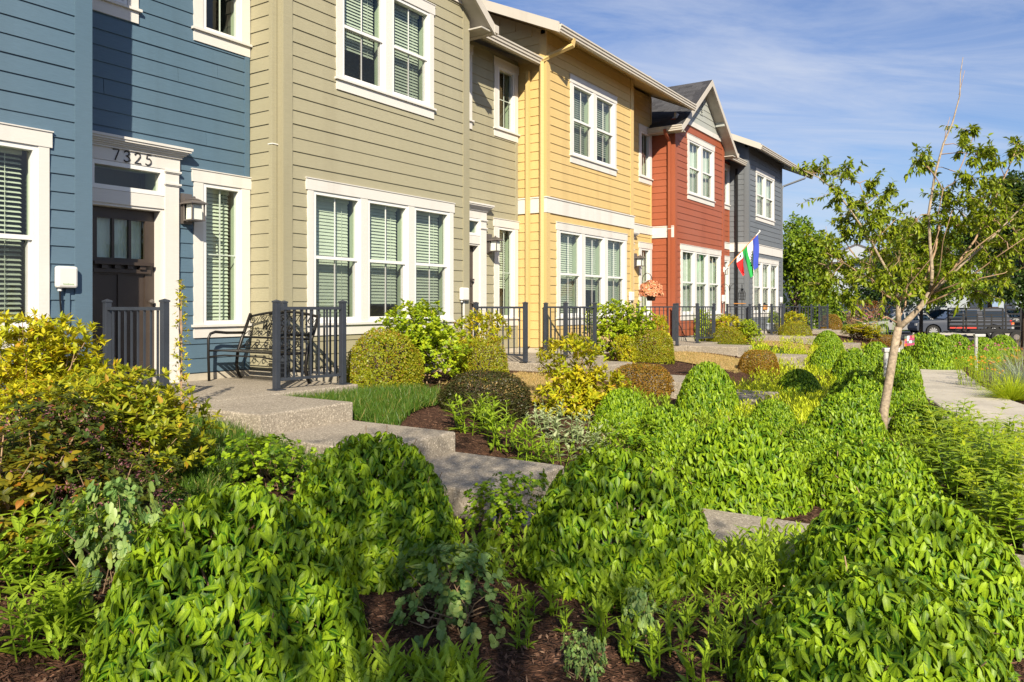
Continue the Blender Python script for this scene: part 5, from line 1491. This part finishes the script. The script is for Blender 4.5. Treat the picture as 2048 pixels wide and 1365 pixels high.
# ------------------------------------------------------------------ the young tree
TD = 8.95
def tp(px, py, dd=0.0): return at_depth(px, py, TD+dd)
yt = thing('young_tree', gp(1762, TD, .02), 'young tree with a pale speckled trunk and open leafy crown beside the path', 'tree')
rt = random.Random(23)
TR = [[(1762,892),(1768,820),(1778,762),(1788,700),(1797,655)]]
LIMB = [
 ([(1797,655),(1795,628),(1797,603)], .032, .027, 0),
 ([(1797,657),(1822,636),(1845,611),(1861,588)], .037, .028, -.05),
 ([(1797,603),(1772,590),(1748,570),(1736,545),(1700,500),(1680,470)], .020, .005, .25),
 ([(1797,603),(1790,570),(1762,520),(1735,470),(1700,420),(1672,385),(1640,357),(1606,343)], .021, .004, -.1),
 ([(1797,603),(1822,590),(1850,560),(1872,500),(1882,430),(1900,380),(1925,330),(1945,275)], .019, .004, .3),
 ([(1861,588),(1890,560),(1930,522),(1990,470),(2040,420),(2075,380)], .022, .005, -.3),
 ([(1861,588),(1863,540),(1860,490),(1856,430),(1868,350),(1888,290),(1905,248),(1918,190),(1922,150),(1926,116)], .024, .003, 0),
 ([(1845,611),(1900,588),(1960,557),(2010,545)], .012, .004, -.45),
 ([(1797,648),(1772,634),(1742,648),(1705,640),(1680,620)], .010, .003, -.3),
 ([(1748,570),(1700,556),(1664,534),(1635,525)], .013, .004, .1),
 ([(1861,588),(1905,540),(1950,480),(1990,400),(2020,330),(2036,290)], .018, .004, .15),
 ([(1797,640),(1812,610),(1815,570),(1825,520),(1800,460)], .012, .004, .5),
 ([(1736,545),(1745,490),(1740,430),(1720,365)], .011, .003, .3),
 ([(1868,350),(1850,330),(1838,310)], .008, .003, .05),
 ([(1888,290),(1893,262),(1901,232)], .006, .002, .02),
 ([(1918,190),(1930,140)], .004, .002, 0),
 ([(1742,648),(1720,660),(1700,655)], .006, .002, -.3),
 ([(1664,534),(1655,490),(1652,455)], .005, .002, .1),
 ([(1868,350),(1885,380),(1875,430)], .006, .003, -.3),
 ([(1845,611),(1882,562),(1958,492),(2030,436)], .012, .004, -.62),
 ([(1861,588),(1930,562),(2000,512),(2050,474)], .011, .004, -.70),
 ([(1772,590),(1742,560),(1705,535),(1655,505)], .010, .003, -.62),
 ([(1797,603),(1812,575),(1858,520),(1880,455)], .010, .003, -.55),
 ([(1748,570),(1738,530),(1752,480),(1790,440)], .008, .003, -.60),
 ([(1861,588),(1880,540),(1885,480),(1905,420)], .010, .003, -.60),
]
trunk = [tp(*p) for p in TR[0]]
MB().tube(trunk, [.056,.051,.047,.045,.043], 10).obj('trunk', 'bark', yt, smooth=True)
nodes = []
for pts, r0, r1, dz in LIMB:
    P = []
    for i, p in enumerate(pts):
        f = i/(len(pts)-1); P.append(tp(p[0]+rt.uniform(-2,2)*(i>0), p[1]+rt.uniform(-2,2)*(i>0), dz*f))
    n = len(P); MB().tube(P, [r0+(r1-r0)*(i/(n-1))**.8 for i in range(n)], 7).obj('branch', 'bark' if r0 > .02 else 'twig_bark', yt, smooth=True)
    for a_, b_ in zip(P, P[1:]):
        for f in (.0,.33,.66,1): nodes.append(a_.lerp(b_, f))
CL = [(1615,345,22),(1648,343,18),(1682,382,26),(1702,348,22),(1742,366,18),(1690,430,32),(1732,440,32),(1772,420,30),(1690,480,40),(1742,482,42),(1792,470,40),(1650,535,34),
 (1702,532,42),(1752,530,42),(1802,520,42),(1842,312,20),(1852,334,16),(1940,258,20),(1926,296,22),(1962,312,24),(1992,322,20),(2032,292,20),(2052,300,20),(1950,350,32),(1992,362,28),(1902,402,32),
 (1942,400,38),(1982,402,38),(1872,442,38),(1922,452,42),(1972,452,38),(1842,470,38),(1892,500,42),(1952,500,42),(2012,442,32),(2012,482,38),(1852,540,32),(1902,548,32),(1822,560,28),(1722,562,32),(1772,570,26),(1925,420,40),(1765,500,40),(1880,480,40),(2040,470,36),
 (1990,530,34),(1930,565,28),(2020,550,32),(1960,590,24),(1985,440,36),(1860,600,18),(1720,400,24),(1780,380,18),(1650,575,22),(1700,600,20),(1830,440,34),(1665,505,36)]
lv = Leaves(); r = np.random.default_rng(31); tw = MB()
for (px, py, rad) in CL:
    dd = rt.uniform(-.55,.55); c = tp(px, py, dd); R = rad*TD/FPX*1.05
    nb = min(nodes, key=lambda q: (q-c).length)
    tw.tube([nb, nb.lerp(c, .5)+Vector((0,0,.03)), c], [.006,.004,.002], 4, caps=False)
    for _ in range(9):
        e = c+Vector(r.normal(0, R*.75, 3)); tw.tube([c.lerp(nb,.15), e], [.003,.0015], 3, caps=False)
        n = int(12+rad*.48); k = np.arange(n)
        base = np.array([c.lerp(e, .25+.8*j/n) for j in k])
        ax = np.array((e-c).normalized())
        D = rdir(r, n)*.75+ax*.5+np.array([0,0,-.25])
        lv.add(base, D, np.array([0,0,1.])+r.normal(0,.35,(n,3)), r.uniform(.048,.086,n), r.uniform(.022,.038,n), np.clip(r.normal(.42,.22,n),0,.85), r.uniform(.1,.6,n))
tw.obj('twigs', 'twig_bark', yt, kind='stuff')
mesh_obj('foliage', lv.mesh('foliage', 'leaf_tree', 'A'), yt, 'stuff')

# ------------------------------------------------------------------ perennials along the path
TP = [perennial(120+k, 12, .20, .50, .105, 'leaf_viburnum' if k % 2 else 'leaf_perennial', whorls=8, up=.40, wr=.40, lean=.16) for k in range(4)]
FLW = 'tall loose leafy perennial filling the bed between the dogwood mounds and the path'
for i, (px, d, s) in enumerate([(1905,7.6,1.0),(1950,6.8,1.05),(1995,6.1,1.1),(2030,5.6,1.05),(1880,8.6,.95),(1930,8.1,.9),(1985,7.2,.95),(2020,6.7,.9),(1960,5.8,.95),(2010,5.1,.95),(1925,6.1,.85),(2040,7.4,.8),(1890,6.7,.85),(1965,7.9,.8),(2035,4.85,.9)]):
    put('leafy_perennial', gp(px, d), FLW, 'plant', TP[i % 4], 'loose perennials beside the path', i*1.1, (s*1.15, s*1.15, s*.98))
def flower_plant(seed, mat, petal_mat, h, n_st, spread, nfl, hd=.03, leafL=.07):
    p = perennial(seed, n_st, spread, h*.92, leafL, mat, 6, .8, .22, lean=.14)
    r = np.random.default_rng(seed); lv = Leaves(); m = MB()
    for k in range(nfl):
        a = r.uniform(0,6.28); q = spread*1.25*math.sqrt(r.random()); c = np.array([q*math.cos(a), q*math.sin(a), h*r.uniform(.85,1.12)])
        m.tube([(c[0]*.7,c[1]*.7,h*.3), tuple(c)], .003, 3, caps=False)
        n = 9; t = np.arange(n)*6.283/n
        D = np.stack([np.cos(t), np.sin(t), np.full(n,-.25)], 1)
        lv.add(np.tile(c,(n,1)), D, np.tile([0,0,1.],(n,1)), hd, hd*.42, r.uniform(0,.85,n), .2)
        lv.add(np.tile(c+[0,0,.004],(4,1)), rdir(r,4)+[0,0,.8], rdir(r,4), hd*.4, hd*.3, .0, 0)
    return p+[('flowers', lv.mesh('flowers', petal_mat, 'B'), 'stuff'), ('flower_stem', m.mesh('flower_stem', mat), 'stuff')]
CF = flower_plant(140, 'leaf_perennial', 'petal_pink', .62, 9, .22, 7, .045); OF = flower_plant(141, 'leaf_viburnum', 'petal_orange', .50, 14, .24, 7, .034)
for i, (px, d, s, lab) in enumerate([(1933,17.6,1.0,'pink coneflower clump by the path bend, left of the others'),(1975,17.2,1.0,'pink coneflower clump in the middle of the bed across the path'),(2003,17.8,.95,'pink coneflower clump nearest the right edge of the photo')]):
    put('coneflower', gp(px, d), lab, 'flowers', CF, 'pink coneflowers', i*2.0, s)
for i, (px, d, s, lab) in enumerate([(1948,14.2,1.1,'orange-flowered plant at the path edge, nearest the viewer'),(1968,15.1,1.1,'orange-flowered plant behind the first, across the path'),(1993,14.8,1.0,'orange-flowered plant left of the gray-blue grass'),(1945,16.1,1.0,'orange-flowered plant below the left coneflowers'),(1985,13.4,.9,'low orange-flowered plant in front of the gray-blue grass'),(1918,20.2,.9,'orange-flowered plant below the far dogwood mounds'),(2030,18.5,1.05,'orange-flowered plant at the right edge by the road'),(2008,16.2,1.0,'orange-flowered plant behind the gray-blue grass')]):
    put('flowering_perennial', gp(px, d), lab, 'flowers', OF, 'orange-flowered perennials', i*1.7, s)
def tuft(seed, mat, n, h, w):
    r = np.random.default_rng(seed); lv = Leaves()
    a = r.uniform(0,6.283,n); s = r.random(n)**.6
    D = np.stack([np.cos(a)*s*1.1, np.sin(a)*s*1.1, 1.0-.35*s], 1)
    lv.add(np.stack([np.cos(a)*.06*s, np.sin(a)*.06*s, np.zeros(n)], 1), D, np.array([0,0,1.])+r.normal(0,.2,(n,3)), h*r.uniform(.7,1.25,n), w, r.uniform(0,.85,n), r.uniform(.15,.6,n))
    return [('foliage', lv.mesh('foliage', mat, 'G'), 'stuff')]
put('grass_tuft', gp(2042, 13.9), 'gray-blue ornamental grass tuft at the right edge', 'grass', tuft(150, 'blue_grass', 900, .72, .008))
put('grass_tuft', gp(2022, 12.3), 'yellow-green arching grass tuft beside the path', 'grass', tuft(151, 'leaf_lime', 800, .50, .008))
dry = tuft(152, 'straw_blade', 40, .7, .012)
put('grass_tuft', gp(2035, 21.5), 'dry feathery grass plumes in front of the trailer', 'grass', dry)
red_ = loose_shrub(160, .5, .6, 'leaf_red_shrub', .05, 250, 6, 5, low=.02)
put('leafy_shrub', gp(1748, 66), 'reddish shrub border in front of the white garage house', 'shrub', red_, None, 0, (4, 2.2, 3.0))
put('leafy_shrub', gp(1702, 65), 'small reddish shrub near the garage door across the street', 'shrub', red_, None, 2, (2.2, 2, 2.4))
put('rose_shrub', gp(1770, 30), 'green rose shrub with pink blooms behind the young tree', 'shrub', flower_plant(161, 'leaf_perennial', 'petal_pink', .75, 26, .45, 12, .06, .09), None, 0, 1.25)

# ------------------------------------------------------------------ bigger trees
def big_tree(name, loc, label, H, R, zc, lobes, n, mat, seed, leaf=.26, flat=.8, trunk_r=.16, group=None, layered=False):
    r = np.random.default_rng(seed); o = thing(name, loc, label, 'tree', group); x, y, z = loc
    lv = Leaves(); tips = []
    for k in range(lobes):
        a = k*2.4+r.uniform(-.5,.5); q = R*math.sqrt((k+.4)/lobes)*.72
        cz = zc+(r.random()-.5)*(H-zc)*1.5 if k else zc+(H-zc)*.35
        shrink = 1-.55*max(0, (cz-zc)/(H-zc))
        c = np.array([x+q*math.cos(a)*shrink, y+q*math.sin(a)*shrink, z+cz]); rr = R*r.uniform(.34,.52)*(.7+.3*shrink)
        m = n//lobes; d = rdir(r, m); P = c+d*rr*(r.random(m)**.35)[:,None]*np.array([1,1,flat if not layered else .42])*(1+.25*np.sin(d[:,:1]*6+k)*np.sin(d[:,2:]*5))
        tips.append(c); D = d*.6+rdir(r,m)*.8+np.array([0,0,-.2])
        lv.add(P, D, np.array([0,0,.8])+d*.6+r.normal(0,.4,(m,3)), leaf*r.uniform(.6,1.2,m), leaf*.6, np.clip(r.normal(.4,.22,m),0,.85), .2)
    mb = MB(); mb.tube([(x,y,z-.2),(x+.05,y,z+H*.25),(x,y,z+zc)], [trunk_r,trunk_r*.75,trunk_r*.4], 9); mb.obj('trunk', 'dark_bark', o, smooth=True)
    m2 = MB()
    for c in tips: m2.tube([(x,y,z+min(zc*.55, H*.4)), ((x+c[0])/2, (y+c[1])/2, (z+zc*.62+c[2])/2), tuple(c)], [trunk_r*.4,trunk_r*.25,trunk_r*.08], 5, caps=False)
    m2.obj('branches', 'dark_bark', o, smooth=True, kind='stuff')
    mesh_obj('crown', lv.mesh('crown', mat, 'B'), o, 'stuff')
    return o
big_tree('leafy_tree', gp(1590, 42), 'tall bright green tree directly behind the gray house', 7.4, 2.4, 3.6, 16, 11000, 'leaf_far_tree', 1, .22)
big_tree('leafy_tree', gp(1633, 47), 'lower green tree right of the tall one behind the gray house', 5.6, 1.9, 2.8, 12, 7000, 'leaf_far_tree', 2, .22)
big_tree('leafy_tree', gp(1978, 55), 'broad layered green street tree beyond the trailer', 8.2, 4.6, 5.3, 20, 12000, 'leaf_far_tree', 3, .28, .7, .2, None, True)
big_tree('leafy_tree', gp(2048, 38), 'dark green tree at the right edge above the road', 9.4, 2.6, 5.6, 14, 12000, 'leaf_dark_tree', 4, .22)
big_tree('leafy_tree', gp(1800, 70), 'dark green tree in front of the white garage house', 7.6, 4.2, 4.6, 18, 10000, 'leaf_dark_tree', 5, .32)
big_tree('leafy_tree', gp(1890, 78), 'green tree between the two pale houses across the street', 8.2, 4.0, 5.2, 16, 9000, 'leaf_far_tree', 6, .32)
big_tree('leafy_tree', gp(1841, 47.5), 'street tree with a straight gray trunk between the silver SUV and the gray pickup', 7.0, 2.6, 4.9, 12, 8000, 'leaf_far_tree', 8, .24, .8, .13)
# street trees behind the photographer: their shade falls on the near beds and steps
big_tree('street_tree', (2.10, -2.62, gz(2.1,-2.6)), 'street tree behind the photographer whose shade dapples the steps', 6.3, 2.5, 4.95, 36, 3000, 'leaf_dark_tree', 7, .12, .62, .09)

# ------------------------------------------------------------------ vehicles across the way
def rot(loc, ang): return Matrix.Translation(loc) @ Matrix.Rotation(ang, 4, 'Z')
def vehicle(name, label, cat, loc, ang, paint, kind):
    o = thing(name, loc, label, cat, 'vehicles parked by the street'); o.rotation_euler = (0, 0, ang)
    def part(m, nm, mat, parent=None, bevel=0, smooth=False):
        c = bpy.data.objects.new(nm, m.mesh(nm, mat, smooth)); link(c); c.parent = parent or o
        if bevel: b = c.modifiers.new('bevel', 'BEVEL'); b.width = bevel; b.segments = 2
        return c
    if kind == 'pickup': L, W, wr, wx = 5.7, 1.98, .41, (1.82, -1.78)
    else: L, W, wr, wx = 4.6, 1.84, .35, (1.38, -1.36)
    def arch(cx_, n=9):
        R = wr+.07; return [(cx_+R*math.cos(a), max(.36, wr+R*math.sin(a))) for a in np.linspace(0, math.pi, n)]
    f, b = L/2, -L/2
    if kind == 'pickup':
        top = [(b, .62), (b+.02, 1.22), (1.05, 1.20), (1.15, 1.16), (f-.35, 1.10), (f-.06, .98), (f, .62), (f-.05, .45)]
    else:
        top = [(b, .55), (b+.03, .98), (1.0, 1.0), (f-.5, .90), (f-.08, .74), (f, .50), (f-.05, .30)]
    prof = top[:]
    prof += [(wx[0]+wr+.07, .36)] + arch(wx[0])[0:] + [(wx[0]-wr-.07, .36), (wx[1]+wr+.07, .36)] + arch(wx[1]) + [(wx[1]-wr-.07, .36), (b+.02, .42)]
    m = MB(); n = len(prof)
    wl2 = [W/2 if z < 1.0 else W/2-.05 for x, z in prof]
    m.v = [(x, w, z) for (x, z), w in zip(prof, wl2)] + [(x, -w, z) for (x, z), w in zip(prof, wl2)]
    m.f = [tuple(range(n)), tuple(range(n, 2*n))[::-1]] + [(i, n+i, n+(i+1)%n, (i+1)%n) for i in range(n)]
    part(m, 'body', paint, bevel=.03)
    if kind == 'pickup': cab = [(1.12,1.17),(.35,1.80),(-.1,1.90),(-2.55,1.90),(b+.05,1.21)]
    else: cab = [(1.05,.97),(.30,1.50),(-.2,1.62),(-1.65,1.58),(b+.12,.99)]
    n = len(cab); zb = cab[0][1]; zt_ = max(p[1] for p in cab)
    wid = lambda z: W/2-.012-.19*(z-zb)/(zt_-zb)
    m = MB(); m.v = [(x, wid(z), z) for x, z in cab]+[(x, -wid(z), z) for x, z in cab]
    m.f = [tuple(range(n)), tuple(range(n, 2*n))[::-1]] + [(i, n+i, n+(i+1)%n, (i+1)%n) for i in range(n)]
    part(m, 'cabin', paint, bevel=.04)
    sh = (lambda x, z, s, e=.012: (x, s*(wid(z)+e), z))
    if kind == 'pickup': wins = [[(.98,1.24),(.30,1.76),(.02,1.80),(.02,1.24)],[(-.06,1.24),(-.06,1.80),(-.85,1.80),(-.85,1.24)],[(-1.15,1.36),(-1.15,1.76),(-2.45,1.76),(-2.6,1.36)]]
    else: wins = [[(.85,1.02),(.25,1.45),(-.1,1.52),(-.1,1.02)],[(-.18,1.02),(-.18,1.53),(-1.0,1.51),(-1.05,1.02)],[(-1.12,1.04),(-1.08,1.50),(-1.6,1.47),(-1.9,1.06)]]
    for s in (1, -1):
        for w in wins:
            m = MB().add([sh(x, z, s) for x, z in w], [(0,1,2,3)]); part(m, 'side_window', 'car_glass')
    fr = [cab[0], cab[1]]; m = MB()
    def glassq(a, b_, e):
        A, B = Vector((a[0], 0, a[1])), Vector((b_[0], 0, b_[1])); nn_ = Vector((e, 0, .012))
        p, q = A.lerp(B, .1)+nn_, A.lerp(B, .9)+nn_
        return MB().add([(p.x, -wid(p.z)+.1, p.z), (p.x, wid(p.z)-.1, p.z), (q.x, wid(q.z)-.1, q.z), (q.x, -wid(q.z)+.1, q.z)], [(0,1,2,3)])
    part(glassq(cab[0], cab[1], .045), 'windscreen', 'car_glass'); part(glassq(cab[-1], cab[-2], -.045), 'rear_window', 'car_glass')
    for x in wx:
        for s in (1, -1):
            m = MB(); R = 14
            for k in range(R):
                a = 6.283*k/R; m.v += [(x+wr*math.cos(a), s*(W/2-.02), wr+wr*math.sin(a)), (x+wr*math.cos(a), s*(W/2-.26), wr+wr*math.sin(a))]
            m.f = [(2*k, 2*k+1, (2*k+3)%(2*R), (2*k+2)%(2*R)) for k in range(R)] + [tuple(range(0,2*R,2)), tuple(range(1,2*R,2))]
            wv = part(m, 'wheel', 'tyre'); m = MB(); q = wr*.62; yy = s*(W/2-.012)
            for k in range(10):
                a = 6.283*k/10; c1, s1 = math.cos(a), math.sin(a)
                m.add([(x+.05*c1-.03*s1, yy, wr+.05*s1+.03*c1), (x+.05*c1+.03*s1, yy, wr+.05*s1-.03*c1), (x+q*c1+.045*s1, yy, wr+q*s1-.045*c1), (x+q*c1-.045*s1, yy, wr+q*s1+.045*c1)], [(0,1,2,3)])
            m.add([(x+.08*math.cos(k*.785), yy+s*.004, wr+.08*math.sin(k*.785)) for k in range(8)], [tuple(range(8))])
            c = part(m, 'rim', 'rim', wv)
    for s in (1, -1):
        z0 = .80 if kind == 'pickup' else .72
        part(MB().box(b-.015, b+.10, s*(W/2-.13)-.06, s*(W/2-.04)+.005*s, z0, z0+(.36 if kind == 'pickup' else .2)) if s > 0 else MB().box(b-.015, b+.10, -(W/2+.003), -(W/2-.17), z0, z0+(.36 if kind == 'pickup' else .2)), 'tail_light', 'tail_red')
        part(MB().box(f-.16, f+.006, min(s*(W/2-.02), s*(W/2-.38)), max(s*(W/2-.02), s*(W/2-.38)), z0-.02, z0+.14), 'headlight', 'rim')
        part(MB().box(.72, .88, min(s*(W/2-.02), s*(W/2+.18)), max(s*(W/2-.02), s*(W/2+.18)), zb+.02, zb+.2), 'wing_mirror', paint, bevel=.02)
        if kind == 'pickup' and paint == 'car_gray':
            e = s*(W/2+.004); m = MB()
            for a0, a1 in ((.95,.55),(.50,.15),(.10,-.75)): m.add([(a0,e,.56),(a0-.1,e,.70),(a1-.1,e,.70),(a1,e,.56)], [(0,1,2,3)])
            part(m, 'side_graphic', 'stripe_red')
            part(MB().box(-.9, 1.2, min(s*(W/2-.1), s*(W/2+.06)), max(s*(W/2-.1), s*(W/2+.06)), .40, .45), 'side_step', 'black_iron')
    if kind == 'pickup' and paint == 'car_silver':
        part(MB().box(b-.012, b-.002, -.8, .8, .78, .92), 'tailgate_band', 'stripe_orange')
        part(MB().box(b-.013, b-.003, -.8, -.1, 1.08, 1.15), 'tailgate_band', 'stripe_orange')
    part(MB().box(b-.05, b+.05, -W/2+.08, W/2-.08, .42, .60), 'bumper', 'rim' if kind == 'pickup' else paint)
    return o
def vp(px, d, z): p = at_depth(px, 612, d); return (p.x, p.y, z)
vehicle('pickup_truck', 'dark gray pickup with a canopy and red side lettering, left of the trailer', 'pickup truck', vp(1916, 52, gz(-4,60)+.06), RAD(203), 'car_gray', 'pickup')
vehicle('pickup_truck', 'silver pickup with orange bands on its tailgate, behind the trailer', 'pickup truck', vp(2025, 58, gz(-1,62)+.06), RAD(100), 'car_silver', 'pickup')
vehicle('parked_suv', 'silver SUV half hidden by the young tree trunk', 'car', vp(1798, 57.5, gz(-10,61)+.06), RAD(205), 'car_silver', 'suv')
vehicle('parked_suv', 'near black SUV behind the gray pickup', 'car', vp(1872, 62, gz(-7,63)+.25), RAD(195), 'car_dark', 'suv')
vehicle('parked_suv', 'dark blue SUV in the driveway of the white garage house', 'car', vp(1655, 71, -.40), RAD(-8), 'car_blue', 'suv')
# black utility trailer with mesh sides
tx, ty, tz = vp(1997, 45.5, gz(-2,52)+.06)
tr = thing('utility_trailer', (tx, ty, tz), 'black utility trailer with tall mesh gates in front of the pickups', 'trailer'); tr.rotation_euler = (0,0,RAD(22))
def tpart(m, nm, mat, parent=None): c = bpy.data.objects.new(nm, m.mesh(nm, mat)); link(c); c.parent = parent or tr; return c
tpart(MB().box(-2.3,2.3,-1.0,1.0,.52,.60).box(-2.3,2.3,-1.03,-.97,.60,.70).box(-2.3,2.3,.97,1.03,.60,.70), 'deck', 'black_iron')
def gate(x0, x1, y, z0, z1, nv, nh):
    m = MB()
    for i in range(nv+1): x = x0+(x1-x0)*i/nv; m.box(x-.035, x+.035, y-.03, y+.03, z0, z1)
    for j in range(nh+1): z = z0+(z1-z0)*j/nh; m.box(x0, x1, y-.029, y+.029, z-.03, z+.03)
    return m
tpart(gate(-3.0,-.15,-1.0,.7,1.95,3,6), 'mesh_side', 'black_iron'); tpart(gate(.0,2.3,-1.0,.7,2.1,3,6), 'mesh_side', 'black_iron'); tpart(gate(-2.3,2.3,1.0,.7,1.6,6,4), 'mesh_side', 'black_iron')
tpart(MB().box(.9,2.2,-.9,.2,.601,1.15), 'tool_box', 'car_dark')
for x in (-.5, .45):
    for s in (-1, 1):
        m = MB(); R = 12
        for k in range(R):
            a = 6.283*k/R; m.v += [(x+.33*math.cos(a), s*1.08, .33+.33*math.sin(a)), (x+.33*math.cos(a), s*1.28, .33+.33*math.sin(a))]
        m.f = [(2*k, 2*k+1, (2*k+3)%(2*R), (2*k+2)%(2*R)) for k in range(R)] + [tuple(range(0,2*R,2)), tuple(range(1,2*R,2))]
        w = tpart(m, 'wheel', 'tyre')
        tpart(MB().add([(x+.16*math.cos(k*.785), s*1.285, .33+.16*math.sin(k*.785)) for k in range(8)], [tuple(range(8))]), 'rim', 'lamp_metal', w)
tpart(MB().box(2.3,3.5,-.04,.04,.48,.56), 'tow_bar', 'black_iron')

# ------------------------------------------------------------------ houses across the street
def far_house(label, x0, x1, y0, y1, zb, zt, wall, garage=None, wins=(), door=None, ridge=1.9):
    o = thing('far_house', ((x0+x1)/2, y0, zb), label, 'house', 'pale houses across the street')
    wm = MB().box(x0, x1, y0, y1, zb-.3, zt); w = wm.obj('wall', wall, o)
    z = zb+.1; m = MB()
    while z < zt: m.add([(x0,y0-.02,z),(x1,y0-.02,z),(x1,y0-.002,z+.17),(x0,y0-.002,z+.17),(x0,y0-.001,z),(x1,y0-.001,z)], [(0,1,2,3),(4,5,1,0)]); z += .17
    m.obj('siding', wall, o, kind='stuff')
    xm_ = (x0+x1)/2
    MB().prism([(x0-.4,zt-.1),(x1+.4,zt-.1),(x1+.4,zt+.05),(xm_,zt+ridge),(x0-.4,zt+.05)], 'y', y0-.4, y1+.4).obj('roof', 'far_roof', o)
    MB().prism([(x0,zt+.03),(x1,zt+.03),(xm_,zt+ridge-.25)], 'y', y0-.42, y0-.401).obj('gable', wall, o)
    if garage:
        a, b, h = garage
        MB().box(a-.14, a, y0-.06, y0-.02, zb, zb+h+.14).box(b, b+.14, y0-.06, y0-.02, zb, zb+h+.14).box(a, b, y0-.06, y0-.02, zb+h, zb+h+.14).obj('garage_frame', 'far_navy', o)
        g = MB().box(a, b, y0-.05, y0-.021, zb, zb+h).obj('garage_door', 'far_white', o)
        for j in range(4):
            for i in range(4):
                xa = a+(b-a)*(i+.1)/4; xb_ = a+(b-a)*(i+.9)/4; za = zb+h*(j+.12)/4; zb2 = zb+h*(j+.88)/4
                MB().box(xa, xb_, y0-.062, y0-.0505, za, zb2).obj('panel' if j < 3 else 'pane', 'far_white' if j < 3 else 'car_glass', g)
    for (a, b, c, d) in wins:
        f = MB().box(a-.1, b+.1, y0-.07, y0-.022, c-.1, d+.1).obj('window', 'vinyl_white', o)
        MB().box(a, b, y0-.08, y0-.0705, c, d).obj('pane', 'car_glass', f)
    if door:
        a, b, h = door; MB().box(a, b, y0-.06, y0-.021, zb, zb+h).obj('door', 'far_navy', o)
    return o
far_house('white two-storey house with a paneled garage door behind the blue SUV', -18.2, -10.8, 85, 95, -.45, 5.3, 'far_white', (-16.4, -13.4, 2.3), [(-15.6,-14.2,3.2,4.6),(-12.8,-11.6,3.2,4.6)])
far_house('navy house wing left of the white garage', -27, -18.25, 84, 95, -.45, 4.6, 'far_navy', None, [(-20.6,-19.6,.8,2.2)], (-22.5,-21.5,2.2))
far_house('pale blue house seen above the gray pickup', -10.6, -3.1, 80, 90, -.45, 4.9, 'far_white', None, [(-7.2,-6.3,1.0,1.7),(-9.0,-8.0,3.2,4.4),(-6.2,-5.0,3.2,4.4)], (-4.4,-3.5,2.3))
far_house('pale house at the right edge behind the mesh trailer', -2.2, 7, 78, 90, -.45, 4.6, 'far_white', None, [(-.4,1.4,.8,2.1),(3,4.5,.8,2.1)], (-1.8,-1.0,2.3))
